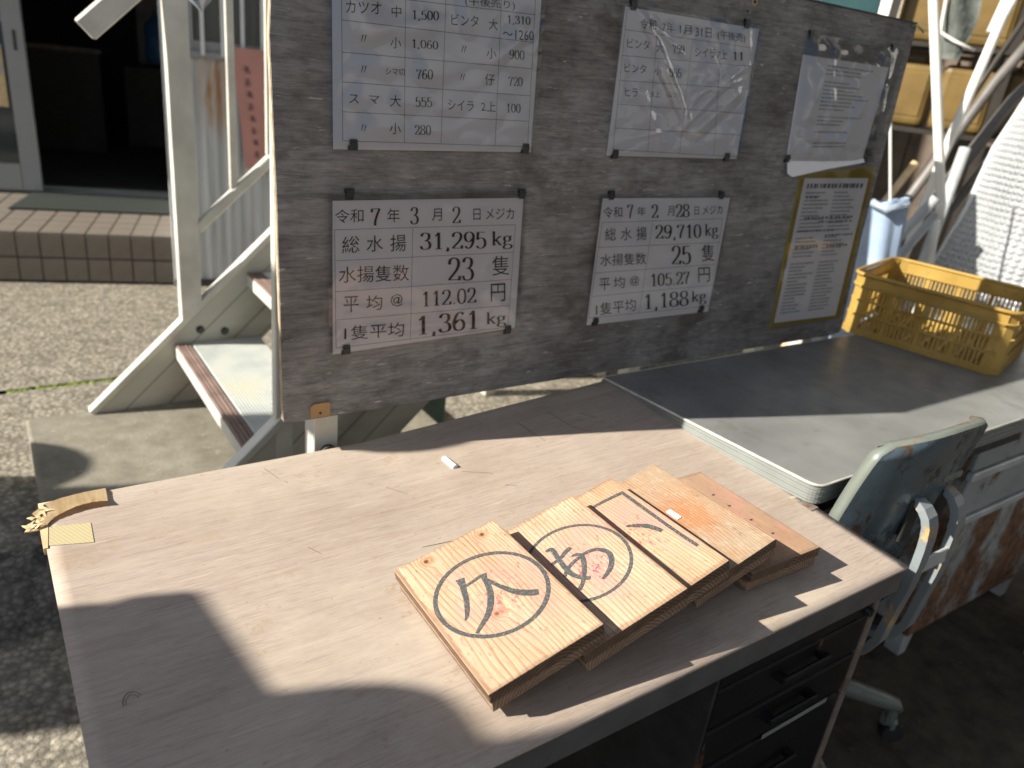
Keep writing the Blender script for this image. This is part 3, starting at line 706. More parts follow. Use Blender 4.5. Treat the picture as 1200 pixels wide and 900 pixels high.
# ------------------------------------------------------------------ chair
def build_chair():
    T = empty('office_chair', 'old steel swivel chair with chipped blue grey backrest, between the desks', 'chair', (1.20, .70, 0))
    def P(o): o.parent = T; o.matrix_parent_inverse = Matrix.Translation((-1.20, -.70, 0)); return o
    xa, xb, za, zb = 1.03, 1.345, .590, .862
    def shell(u, v, off=0.0):
        # superellipse-ish rounded outline
        s = 2*u-1; t = 2*v-1
        hw = (xb-xa)/2; hh = (zb-za)/2
        k = (1-abs(t)**5)**(1/5) if abs(t) < 1 else 0
        kk = .80+.20*k
        x = (xa+xb)/2 + s*hw*kk + .010*t; z = (za+zb)/2 + t*hh + .010*(1-abs(s)**2.4)*(1 if t > 0 else 0) - .012*s*s*(t > 0)*t
        y = .480 + .034*abs(s)**2.6 + off + .010*math.cos(2.5*s)*(1-t*t)*-.6 - .02*t
        return Vector((x, y, z))
    g = G(); n = 28
    g.grid(n, 22, lambda u, v: shell(u, v))
    # turned flange all round, towards the sitter
    bnd = [e for e in g.bm.edges if e.is_boundary]
    P(g.done('backrest', MT['chair'], smooth=True))
    cyc = [shell(i/n, 1) for i in range(n+1)] + [shell(1, 1-j/22) for j in range(1, 23)] + [shell(1-i/n, 0) for i in range(1, n+1)] + [shell(0, j/22) for j in range(1, 22)]
    g = G(); L = len(cyc); c0 = Vector(((xa+xb)/2, 0, (za+zb)/2)); R0 = []; R1 = []; R2 = []
    for p in cyc:
        out = Vector((p.x-c0.x, 0, p.z-c0.z)).normalized()
        R0.append(g.bm.verts.new(p)); R1.append(g.bm.verts.new(p+Vector((0, .004, 0))+out*.003)); R2.append(g.bm.verts.new(p+Vector((0, .019, 0))-out*.001))
    R3 = [g.bm.verts.new(Vector(v.co)-Vector(((v.co.x-c0.x), 0, (v.co.z-c0.z))).normalized()*.006) for v in R2]
    for A, B in ((R0, R1), (R1, R2), (R2, R3)):
        for i in range(L): g.bm.faces.new((A[i], A[(i+1) % L], B[(i+1) % L], B[i]))
    P(g.done('backrest_rim', MT['chairpale'], smooth=True))
    g = G(); g.grid(20, 16, lambda u, v: shell(.03+.94*u, .03+.94*v, .022)); P(g.done('backrest_pad', MT['rubber'], smooth=True))
    # embossed tab
    q = shell(.62, .66); g = G(); g.box((q.x-.026, q.y-.004, q.z-.006), (q.x+.026, q.y+.002, q.z+.006), .003, seg=2); P(g.done('pressed_tab', MT['chairpale']))
    for xc, ww in ((1.152, .030), (1.238, .030)):
        # slot + bent bar
        g = G(); g.box((xc-.016, .4725, .675), (xc+.016, .479, .752), .002); P(g.done('slot', MT['rubber']))
        pts = [(xc, .482, .750), (xc, .470, .7485), (xc, .459, .743), (xc+.001, .450, .733), (xc+.002, .4445, .719), (xc+.003, .442, .70), (xc+.004, .4415, .68), (xc+.006, .442, .65), (xc+.012, .447, .60), (xc+.018, .456, .54), (xc+.020, .462, .48), (xc+.020, .478, .44), (xc+.018, .52, .418), (xc+.012, .60, .41), (xc, .72, .41)]
        g = G(); g.sweeprect(pts, [.014, .020, .024, .026, .026, .026] + [.024]*(len(pts)-6), .013, up=(1, 0, 0)); P(g.done('back_support', MT['chairbar']))
    g = G(); g.box((1.166, .4365, .632), (1.238, .4415, .662), .0015); P(g.done('cross_brace', MT['trim']))
    # seat
    g = G()
    def seat(u, v):
        s = 2*u-1; t = 2*v-1; k = (1-abs(t)**6)**(1/6) if abs(t) < 1 else 0
        return (1.20+s*.20*(.86+.14*k), .73+t*.19, .45 + .012*(s*s+t*t) - .02*(abs(s) > .95 or abs(t) > .95))
    g.grid(22, 22, seat); bmesh.ops.solidify(g.bm, geom=list(g.bm.faces), thickness=.03); P(g.done('seat', MT['rubber'], smooth=True))
    g = G(); g.box((1.09, .62, .395), (1.31, .84, .425), .008); P(g.done('seat_plate', MT['chairpale']))
    g = G(); g.tube([(1.27, .72, .40), (1.27, .72, .14)], .026, 18); g.tube([(1.27, .72, .20), (1.27, .72, .10)], .036, 18); P(g.done('column', MT['chairpale']))
    for k in range(5):
        a = rad(-36 + 72*k); dx, dy = math.cos(a), math.sin(a); R = .33
        c = Vector((1.27, .72, 0)); p = [c+Vector((dx*r, dy*r, z)) for r, z in ((.02, .155), (.12, .146), (.22, .124), (.29, .105), (R, .094), (R+.012, .080))]
        g = G(); g.tube(p, [.026, .024, .021, .019, .016, .010], 12); leg = P(g.done('leg', MT['chairpale'], smooth=True))
        q = c+Vector((dx*R, dy*R, 0)); g = G(); g.tube([q+Vector((0, 0, .09)), q+Vector((0, 0, .045))], .012, 10)
        g.box((q.x-.010, q.y-.018, .03), (q.x+.010, q.y+.018, .058), .005)
        cs = g.done('caster_fork', MT['chairpale']); cs.parent = leg; 
        g = G(); w = Vector((-dy, dx, 0))*.011
        for s in (-1, 1): g.tube([q+w*s*.4+Vector((dx*.012, dy*.012, .024)), q+w*s*1.4+Vector((dx*.012, dy*.012, .024))], .024, 16)
        cw = g.done('caster_wheel', MT['rubber']); cw.parent = leg
build_chair()

# ------------------------------------------------------------------ yellow crate
def build_crate():
    th = math.atan2(.70-1.05, 1.868-1.778)      # direction of the long near face
    T = empty('yellow_crate', 'slotted yellow plastic crate standing on the grey desk', 'crate', (1.774, 1.052, .7615), (0, 0, th))
    Lx, Ly, H = .362, .31, .150                  # local x along near face, local y away from camera
    t = .004
    def P(o): o.parent = T; return o
    # side walls: lattice
    def wall(length, place, name):
        g = G(); M = place
        bands = [(0, .016), (.048, .053), (.084, .089), (.116, H-.004)]
        for a, b in bands: g.box((.018, 0, a), (length-.018, t, b), 0, M)
        n = int(length/.0115); px = [.03+(length-.06)*k/n for k in range(n+1)]
        thick = {0, n, n//2, n//4, 3*n//4}
        for k, x in enumerate(px):
            w = .010 if k in thick else .0042
            g.box((x-w/2, .0005, .01), (x+w/2, t-.0005, .12), 0, M)
        for zz in (.05, .086, .118): g.box((.02, -.004, zz), (length-.02, 0.0005, zz+.0028), 0, M)
        P(g.done(name, MT['crate']))
    wall(Lx, Matrix.Identity(4), 'side_wall')
    wall(Lx, Matrix.Translation((0, Ly-t, 0)), 'side_wall')
    wall(Ly, Matrix.Rotation(rad(90), 4, 'Z') @ Matrix.Translation((0, -t, 0)), 'end_wall')
    wall(Ly, Matrix.Translation((Lx-t, 0, 0)) @ Matrix.Rotation(rad(90), 4, 'Z') @ Matrix.Translation((0, -t, 0)), 'end_wall')
    for cx, cy in ((0, 0), (Lx, 0), (Lx, Ly), (0, Ly)):
        sx = 1 if cx == 0 else -1; sy = 1 if cy == 0 else -1; g = G(); r = .034
        pts = [(cx+sx*r*1.15, cy-sy*.001), (cx+sx*r*.5, cy+sy*.003), (cx+sx*.010, cy+sy*.010), (cx+sx*.003, cy+sy*r*.5), (cx-sx*.001, cy+sy*r*1.15)]
        inn = [(cx+sx*(r*1.15), cy+sy*.004), (cx+sx*r*.55, cy+sy*.009), (cx+sx*.015, cy+sy*.015), (cx+sx*.009, cy+sy*r*.55), (cx+sx*.004, cy+sy*r*1.15)]
        g.prism(pts+inn[::-1], 0, H-.003); P(g.done('corner_post', MT['crate']))
    g = G(); rr = .03
    def rim(z, off, rad_):
        pts = []
        for (cx, cy, a0) in ((rr, rr, 180), (Lx-rr, rr, 270), (Lx-rr, Ly-rr, 0), (rr, Ly-rr, 90)):
            for k in range(6):
                a = rad(a0+90*k/5); pts.append((cx+(rr+off)*math.cos(a), cy+(rr+off)*math.sin(a), z))
        pts.append(pts[0]); g.tube(pts, rad_, 8, caps=False)
    rim(H, .004, .0048); rim(H-.028, .003, .0028)
    P(g.done('rim', MT['crate'], smooth=True))
    g = G()
    for k in range(12): g.box((.02, .02+k*(Ly-.05)/11, .002), (Lx-.02, .028+k*(Ly-.05)/11, .006))
    for k in range(9): g.box((.02+k*(Lx-.05)/8, .02, .0065), (.028+k*(Lx-.05)/8, Ly-.02, .010))
    P(g.done('base_grid', MT['crate']))
    # second identical crate below/behind is not visible
build_crate()

# ------------------------------------------------------------------ lettering
def text_geom(s):
    """font outline of s -> (verts2d, faces), bounds normalised to 0..1"""
    cu = bpy.data.curves.new('t', 'FONT'); cu.body = s; cu.resolution_u = 2; cu.offset = -.002
    ob = bpy.data.objects.new('t', cu); COL.objects.link(ob); bpy.context.view_layer.update()
    me = bpy.data.meshes.new_from_object(ob.evaluated_get(bpy.context.evaluated_depsgraph_get()))
    V = [(v.co.x, v.co.y) for v in me.vertices]; F = [tuple(p.vertices) for p in me.polygons]
    bpy.data.objects.remove(ob); bpy.data.curves.remove(cu); bpy.data.meshes.remove(me)
    if not V: return [], []
    x0 = min(v[0] for v in V); x1 = max(v[0] for v in V); y0 = min(v[1] for v in V); y1 = max(v[1] for v in V)
    return [((x-x0)/(x1-x0+1e-9), (y-y0)/(y1-y0+1e-9)) for x, y in V], F
GL = {
 '0': [[(.5, 1), (.2, .86), (.1, .5), (.2, .14), (.5, 0), (.8, .14), (.9, .5), (.8, .86), (.5, 1)]],
 '1': [[(.22, .80), (.40, .88), (.54, 1)], [(.54, 1), (.54, .5), (.54, 0)], ['s', (.25, .012), (.82, .012)]],
 '2': [[(.14, .72), (.18, .9), (.45, 1), (.76, .93), (.85, .73), (.70, .48), (.35, .22), (.08, .03)], ['s', (.08, .035), (.92, .035)], ['s', (.90, .0), (.94, .2)]],
 '3': [[(.14, .80), (.26, .96), (.5, 1), (.76, .92), (.78, .70), (.62, .56), (.40, .53)], [(.40, .53), (.70, .49), (.88, .30), (.80, .08), (.5, 0), (.22, .04), (.10, .2)]],
 '4': [[(.68, 1), (.68, .5), (.68, 0)], ['s', (.66, 1), (.05, .28)], ['s', (.05, .28), (.95, .28)]],
 '5': [['s', (.85, .97), (.22, .97)], ['s', (.22, .97), (.17, .52)], [(.17, .52), (.42, .62), (.72, .58), (.88, .36), (.82, .12), (.55, 0), (.28, .02), (.10, .14)]],
 '6': [[(.84, .86), (.62, 1), (.32, .88), (.12, .5), (.16, .14), (.48, 0), (.80, .1), (.88, .32), (.74, .54), (.45, .58), (.18, .40)]],
 '7': [['s', (.12, .97), (.90, .97)], ['s', (.12, .78), (.12, .98)], [(.88, .97), (.62, .58), (.46, .25), (.44, 0)]],
 '8': [[(.5, .53), (.2, .64), (.18, .88), (.5, 1), (.80, .88), (.78, .64), (.5, .53)], [(.5, .53), (.15, .40), (.12, .12), (.5, 0), (.86, .12), (.84, .40), (.5, .53)]],
 '9': [[(.16, .14), (.38, 0), (.68, .12), (.88, .5), (.84, .86), (.52, 1), (.20, .9), (.12, .68), (.26, .46), (.55, .42), (.82, .60)]],
 ',': [['d', (.5, .05)], ['s', (.58, .02), (.40, -.16)]], '.': [['d', (.5, .05)]],
 'k': [[(.22, 1), (.22, .5), (.22, 0)], ['s', (.05, .01), (.42, .01)], ['s', (.05, .98), (.22, .98)], ['s', (.80, .62), (.24, .28)], [(.42, .40), (.62, .2), (.86, 0)], ['s', (.66, .01), (1.0, .01)], ['s', (.62, .62), (.98, .62)]],
 'g': [[(.45, .64), (.18, .56), (.16, .34), (.45, .24), (.72, .34), (.70, .56), (.45, .64)], ['s', (.66, .58), (.95, .64)], [(.28, .27), (.14, .14), (.30, .04), (.70, .02), (.90, -.10), (.74, -.26), (.40, -.30), (.10, -.22), (.14, -.06), (.32, .02)]]}
def digit_geom(s):
    V = []; F = []; x = 0; adv = {',': .52, '.': .52, 'k': 1.08}
    for ch in s:
        w = adv.get(ch, 1.0)*.62
        for st in GL[ch]:
            if st[0] == 'd':
                c = st[1]; i0 = len(V)
                for k in range(8): V.append((x+w*.5+.055*math.cos(k*math.pi/4), c[1]+.06*math.sin(k*math.pi/4)))
                F.append(tuple(range(i0, i0+8))); continue
            straight = st[0] == 's'; P = [Vector(((p[0]*w*.92+x+w*.04), p[1])) for p in (st[1:] if straight else st)]
            if not straight:
                Q = []
                for i in range(len(P)-1):
                    p0, p1, p2, p3 = P[max(i-1, 0)], P[i], P[i+1], P[min(i+2, len(P)-1)]
                    for k in range(4):
                        t = k/4; Q.append(.5*((2*p1)+(-p0+p2)*t+(2*p0-5*p1+4*p2-p3)*t*t+(-p0+3*p1-3*p2+p3)*t**3))
                Q.append(P[-1]); P = Q
            i0 = len(V)
            for i, p in enumerate(P):
                t = (P[min(i+1, len(P)-1)]-P[max(i-1, 0)]); t.normalize(); n = Vector((-t.y, t.x)); wd = .040+.098*abs(t.y)**1.6
                V.append((p.x+n.x*wd/2, p.y+n.y*wd/2)); V.append((p.x-n.x*wd/2, p.y-n.y*wd/2))
            for i in range(len(P)-1): F.append((i0+2*i, i0+2*i+1, i0+2*i+3, i0+2*i+2))
        x += w
    x0 = min(v[0] for v in V); x1 = max(v[0] for v in V); y0 = min(v[1] for v in V); y1 = max(v[1] for v in V)
    return [((a-x0)/(x1-x0), (b-y0)/(y1-y0)) for a, b in V], F
def put_text(g, item, y):
    s, TL, TR, BL_, BR = item
    V, F = digit_geom(s) if all(c in GL for c in s) else text_geom(s)
    vs_ = []
    for a, b in V:
        X = (1-a)*((1-b)*BL_[0]+b*TL[0]) + a*((1-b)*BR[0]+b*TR[0]); Z = (1-a)*((1-b)*BL_[1]+b*TL[1]) + a*((1-b)*BR[1]+b*TR[1])
        vs_.append(g.bm.verts.new((X, y, Z)))
    for f in F:
        try: g.bm.faces.new([vs_[i] for i in f])
        except ValueError: pass
def put_line(g, a, b, y, w=.0006):
    d = Vector((b[0]-a[0], b[1]-a[1])); d.normalize(); n = Vector((-d.y, d.x))*w/2
    g.poly([(a[0]+n.x, y, a[1]+n.y), (b[0]+n.x, y, b[1]+n.y), (b[0]-n.x, y, b[1]-n.y), (a[0]-n.x, y, a[1]-n.y)])

P1 = [
 ('令和',(0.4128, 1.0878),(0.4548, 1.0887),(0.4132, 1.069),(0.4556, 1.0695)),
 ('7',(0.4657, 1.0886),(0.4809, 1.0892),(0.4668, 1.0642),(0.4822, 1.0647)),
 ('年',(0.4915, 1.0883),(0.511, 1.0886),(0.4926, 1.0682),(0.5122, 1.0683)),
 ('3',(0.5275, 1.0899),(0.5418, 1.0903),(0.5293, 1.0647),(0.5437, 1.065)),
 ('月',(0.5638, 1.0875),(0.5806, 1.0879),(0.5653, 1.069),(0.5823, 1.0693)),
 ('2',(0.5982, 1.0901),(0.6134, 1.0905),(0.6006, 1.0647),(0.616, 1.0649)),
 ('日',(0.6357, 1.0866),(0.6487, 1.0868),(0.6377, 1.0688),(0.6507, 1.0689)),
 ('メジカ',(0.6584, 1.087),(0.7111, 1.087),(0.6605, 1.0696),(0.7135, 1.0692)),
 ('総',(0.424, 1.0494),(0.4502, 1.0508),(0.4247, 1.0253),(0.4512, 1.0265)),
 ('水',(0.4613, 1.0494),(0.4866, 1.0503),(0.4622, 1.026),(0.4879, 1.0267)),
 ('揚',(0.498, 1.05),(0.5237, 1.0504),(0.4994, 1.0251),(0.5254, 1.0252)),
 ('31,295',(0.5459, 1.0521),(0.6638, 1.0513),(0.5482, 1.0218),(0.6676, 1.0192)),
 ('kg',(0.6743, 1.0504),(0.7138, 1.0506),(0.6779, 1.0207),(0.7179, 1.0204)),
 ('水揚隻数',(0.4204, 1.0064),(0.5314, 1.0041),(0.421, 0.9822),(0.5331, 0.9786)),
 ('23',(0.5979, 1.0114),(0.6455, 1.0105),(0.6014, 0.9735),(0.6498, 0.9717)),
 ('隻',(0.6792, 1.0102),(0.7123, 1.0101),(0.6832, 0.9776),(0.7168, 0.977)),
 ('平',(0.4289, 0.9613),(0.4524, 0.9607),(0.4296, 0.9368),(0.4533, 0.9359)),
 ('均',(0.4644, 0.9604),(0.4901, 0.9591),(0.4653, 0.9374),(0.4913, 0.9358)),
 ('@',(0.5038, 0.9593),(0.5244, 0.9584),(0.5049, 0.9397),(0.5256, 0.9386)),
 ('112.02',(0.5583, 0.9597),(0.6556, 0.9601),(0.5602, 0.9344),(0.6586, 0.9335)),
 ('円',(0.6826, 0.9636),(0.7107, 0.9631),(0.6864, 0.9327),(0.7149, 0.9318)),
 ('1隻平均',(0.4315, 0.9155),(0.5293, 0.913),(0.4321, 0.8928),(0.5308, 0.8891)),
 ('1,361',(0.5536, 0.9199),(0.6607, 0.9211),(0.5563, 0.883),(0.665, 0.8824)),
 ('kg',(0.68, 0.9145),(0.7197, 0.9131),(0.6832, 0.8876),(0.7234, 0.8857)),
]
L1 = [
 ((0.412, 1.0599),(0.7179, 1.0602)),
 ((0.4154, 1.0154),(0.7206, 1.015)),
 ((0.4165, 0.9694),(0.723, 0.9688)),
 ((0.4176, 0.9262),(0.7252, 0.9236)),
 ((0.4193, 0.8822),(0.7264, 0.8843)),
 ((0.4129, 1.0598),(0.4193, 0.8822)),
 ((0.7179, 1.0602),(0.7271, 0.8788)),
 ((0.5342, 1.0599),(0.5424, 0.8812)),
]
P2 = [
 ('令和',(0.897, 1.0866),(0.9399, 1.0871),(0.901, 1.0677),(0.9442, 1.0678)),
 ('7',(0.9512, 1.0899),(0.9656, 1.0904),(0.9568, 1.0658),(0.9713, 1.0661)),
 ('年',(0.9756, 1.0861),(0.9961, 1.0865),(0.9794, 1.0703),(1.0, 1.0706)),
 ('2',(1.0094, 1.09),(1.027, 1.0905),(1.0156, 1.0653),(1.0334, 1.0657)),
 ('月',(1.0503, 1.0866),(1.0677, 1.0871),(1.0551, 1.069),(1.0725, 1.0694)),
 ('28',(1.0703, 1.0902),(1.1068, 1.0905),(1.0771, 1.0655),(1.114, 1.0655)),
 ('日',(1.121, 1.0853),(1.1329, 1.0855),(1.1256, 1.0698),(1.1376, 1.07)),
 ('メジカ',(1.1429, 1.0864),(1.1976, 1.0872),(1.1478, 1.0701),(1.203, 1.0706)),
 ('総',(0.9087, 1.0494),(0.9338, 1.0499),(0.9135, 1.0268),(0.9389, 1.0272)),
 ('水',(0.9452, 1.049),(0.9711, 1.0496),(0.9504, 1.0262),(0.9765, 1.0265)),
 ('揚',(0.9827, 1.0493),(1.0076, 1.05),(0.9884, 1.0255),(1.0136, 1.0259)),
 ('29,710',(1.0282, 1.0526),(1.1496, 1.0518),(1.0359, 1.0226),(1.1591, 1.0203)),
 ('kg',(1.16, 1.0516),(1.1975, 1.0514),(1.1691, 1.022),(1.2071, 1.0214)),
 ('水揚隻数',(0.9074, 1.0031),(1.0178, 1.0021),(0.912, 0.9812),(1.0235, 0.9792)),
 ('25',(1.0811, 1.0119),(1.1335, 1.0112),(1.0913, 0.9743),(1.1447, 0.9729)),
 ('隻',(1.1627, 1.0115),(1.1985, 1.0115),(1.1732, 0.9769),(1.2095, 0.9765)),
 ('平',(0.9143, 0.9584),(0.9393, 0.9581),(0.9189, 0.9357),(0.9443, 0.9352)),
 ('均',(0.9482, 0.9588),(0.9756, 0.9584),(0.9529, 0.9372),(0.9806, 0.9365)),
 ('@',(0.9883, 0.9583),(1.0115, 0.9575),(0.9928, 0.939),(1.0162, 0.9381)),
 ('105.27',(1.0423, 0.9597),(1.1449, 0.9592),(1.0489, 0.9338),(1.1527, 0.9323)),
 ('円',(1.1672, 0.9648),(1.2004, 0.9644),(1.1763, 0.9342),(1.2101, 0.9335)),
 ('1隻平均',(0.9159, 0.9113),(1.0134, 0.9135),(0.9207, 0.8872),(1.0194, 0.8885)),
 ('1,188',(1.0355, 0.9199),(1.1535, 0.9196),(1.0445, 0.8836),(1.1645, 0.8816)),
 ('kg',(1.163, 0.9168),(1.2055, 0.9159),(1.1718, 0.8868),(1.2149, 0.8854)),
]
L2 = [
 ((0.8988, 1.0597),(1.206, 1.0612)),
 ((0.8993, 1.0157),(1.2125, 1.0137)),
 ((0.9009, 0.9693),(1.2168, 0.9692)),
 ((0.9026, 0.9253),(1.2206, 0.9256)),
 ((0.9044, 0.8841),(1.2233, 0.881)),
 ((0.8996, 1.0597),(0.9044, 0.8841)),
 ((1.206, 1.0612),(1.2252, 0.875)),
 ((1.0202, 1.0606),(1.0299, 0.8814)),
]
P3 = [
 ('カツオ',(0.4208, 1.3493),(0.4688, 1.3534),(0.4213, 1.3354),(0.4695, 1.3391)),
 ('中',(0.4834, 1.3509),(0.497, 1.3521),(0.4842, 1.3375),(0.4978, 1.3385)),
 ('1,500',(0.5139, 1.3494),(0.5529, 1.3525),(0.5148, 1.3366),(0.5541, 1.3394)),
 ('ビンタ',(0.572, 1.3517),(0.6148, 1.3541),(0.5733, 1.3376),(0.6164, 1.3397)),
 ('大',(0.6319, 1.3525),(0.6471, 1.3532),(0.6337, 1.338),(0.649, 1.3385)),
 ('1,310',(0.663, 1.3601),(0.702, 1.3624),(0.6646, 1.3479),(0.7039, 1.3501)),
 ('～1260',(0.6573, 1.3415),(0.7104, 1.3444),(0.659, 1.3287),(0.7124, 1.3313)),
 ('〃',(0.4425, 1.3128),(0.4502, 1.3131),(0.4428, 1.3039),(0.4505, 1.3042)),
 ('小',(0.4838, 1.3137),(0.4994, 1.3143),(0.4846, 1.3002),(0.5002, 1.3007)),
 ('1,060',(0.5158, 1.3144),(0.5549, 1.3158),(0.5166, 1.3023),(0.5559, 1.3034)),
 ('〃',(0.5914, 1.3138),(0.5998, 1.3141),(0.5924, 1.3047),(0.6007, 1.305)),
 ('小',(0.6331, 1.3147),(0.6492, 1.3151),(0.6348, 1.3007),(0.651, 1.3011)),
 ('900',(0.6717, 1.3157),(0.6982, 1.317),(0.6734, 1.303),(0.7, 1.3043)),
 ('〃',(0.4439, 1.2758),(0.4517, 1.276),(0.4443, 1.2667),(0.4521, 1.2668)),
 ('シマ切',(0.479, 1.2753),(0.507, 1.2766),(0.4795, 1.267),(0.5076, 1.2681)),
 ('760',(0.5244, 1.2775),(0.5499, 1.2791),(0.5253, 1.2649),(0.551, 1.2663)),
 ('〃',(0.5932, 1.2773),(0.601, 1.2774),(0.5941, 1.2685),(0.6019, 1.2685)),
 ('仔',(0.6345, 1.2806),(0.6507, 1.2813),(0.6363, 1.2651),(0.6526, 1.2658)),
 ('720',(0.6751, 1.2799),(0.6999, 1.2807),(0.6769, 1.2669),(0.7018, 1.2676)),
 ('ス',(0.4286, 1.2391),(0.442, 1.239),(0.4289, 1.2283),(0.4424, 1.2281)),
 ('マ',(0.4567, 1.2394),(0.4716, 1.2394),(0.4571, 1.2294),(0.4721, 1.2293)),
 ('大',(0.4873, 1.2419),(0.5033, 1.2425),(0.4881, 1.2272),(0.5042, 1.2276)),
 ('555',(0.5257, 1.2418),(0.5517, 1.2429),(0.5266, 1.2289),(0.5527, 1.2298)),
 ('シイラ',(0.5772, 1.2419),(0.6193, 1.2423),(0.5785, 1.2281),(0.6209, 1.2282)),
 ('2上',(0.6321, 1.2431),(0.6575, 1.2436),(0.6336, 1.2295),(0.6592, 1.2297)),
 ('100',(0.6773, 1.2425),(0.7016, 1.2434),(0.679, 1.2297),(0.7035, 1.2304)),
 ('〃',(0.4468, 1.2025),(0.4548, 1.2023),(0.4471, 1.1933),(0.4552, 1.1931)),
 ('小',(0.4887, 1.2065),(0.5055, 1.2062),(0.4895, 1.1913),(0.5065, 1.1909)),
 ('280',(0.5271, 1.2051),(0.5528, 1.2058),(0.528, 1.1918),(0.5539, 1.1922)),
 ('(午後売り)',(0.5914, 1.3755),(0.6726, 1.3795),(0.5928, 1.363),(0.6744, 1.3665)),
]
L3 = [
 ((0.4157, 1.3266),(0.7142, 1.3293)),
 ((0.4173, 1.2892),(0.716, 1.2936)),
 ((0.4188, 1.2536),(0.7181, 1.2557)),
 ((0.4204, 1.2168),(0.7199, 1.2191)),
 ((0.4215, 1.1799),(0.7236, 1.1816)),
 ((0.415, 1.3535),(0.4215, 1.1799)),
 ((0.7074, 1.3874),(0.7236, 1.1816)),
 ((0.5025, 1.3644),(0.5126, 1.181)),
 ((0.5621, 1.3719),(0.571, 1.1813)),
 ((0.65, 1.3803),(0.6638, 1.1821)),
 ((0.4148, 1.358),(0.7107, 1.366)),
]
P4 = [
 ('令和',(0.9118, 1.3838),(0.9452, 1.3851),(0.9154, 1.3689),(0.949, 1.37)),
 ('7年',(0.9589, 1.3841),(0.986, 1.3855),(0.9627, 1.3698),(0.99, 1.371)),
 ('1月',(0.9991, 1.3844),(1.0259, 1.3856),(1.0029, 1.3706),(1.0299, 1.3717)),
 ('31日',(1.0353, 1.3849),(1.0737, 1.3865),(1.0396, 1.3701),(1.0784, 1.3715)),
 ('(午後売)',(1.089, 1.3855),(1.1596, 1.3867),(1.0939, 1.3704),(1.165, 1.3711)),
 ('ビンタ',(0.8909, 1.3528),(0.9384, 1.3542),(0.894, 1.3393),(0.9418, 1.3405)),
 ('大',(0.9536, 1.3524),(0.9696, 1.3531),(0.9571, 1.3386),(0.9732, 1.3392)),
 ('759',(0.991, 1.3535),(1.0179, 1.3544),(0.9946, 1.3403),(1.0217, 1.341)),
 ('シイラ',(1.0433, 1.3534),(1.0931, 1.3554),(1.0473, 1.3399),(1.0974, 1.3417)),
 ('7上',(1.0974, 1.3549),(1.1223, 1.3564),(1.1018, 1.3411),(1.1269, 1.3424)),
 ('11',(1.1382, 1.356),(1.1639, 1.3575),(1.1426, 1.3429),(1.1685, 1.3442)),
 ('ビンタ',(0.8933, 1.3164),(0.9401, 1.3178),(0.8963, 1.3034),(0.9434, 1.3046)),
 ('小',(0.959, 1.3168),(0.974, 1.3172),(0.9622, 1.3043),(0.9773, 1.3046)),
 ('555',(0.9932, 1.3171),(1.0217, 1.3177),(0.9969, 1.3035),(1.0256, 1.3039)),
 ('ヒラ',(0.9028, 1.2804),(0.9307, 1.2806),(0.9058, 1.267),(0.9339, 1.267)),
 ('1.5上',(0.9523, 1.2786),(0.9827, 1.2789),(0.9544, 1.2701),(0.985, 1.2703)),
 ('(ムツ)',(0.9967, 1.2798),(1.0244, 1.2799),(0.9993, 1.2703),(1.0271, 1.2702)),
]
L4 = [
 ((0.8823, 1.3647),(1.1905, 1.3663)),
 ((0.885, 1.3271),(1.1938, 1.3362)),
 ((0.8874, 1.2902),(1.196, 1.2979)),
 ((0.893, 1.2542),(1.2031, 1.256)),
 ((0.8952, 1.217),(1.2086, 1.2178)),
 ((0.8979, 1.1825),(1.2143, 1.1786)),
 ((0.8813, 1.3944),(0.8979, 1.1825)),
 ((1.1861, 1.3992),(1.2143, 1.1786)),
 ((1.0342, 1.3662),(1.055, 1.1799)),
 ((0.9522, 1.3671),(0.9775, 1.1802)),
 ((1.1039, 1.3652),(1.1453, 1.1789)),
]

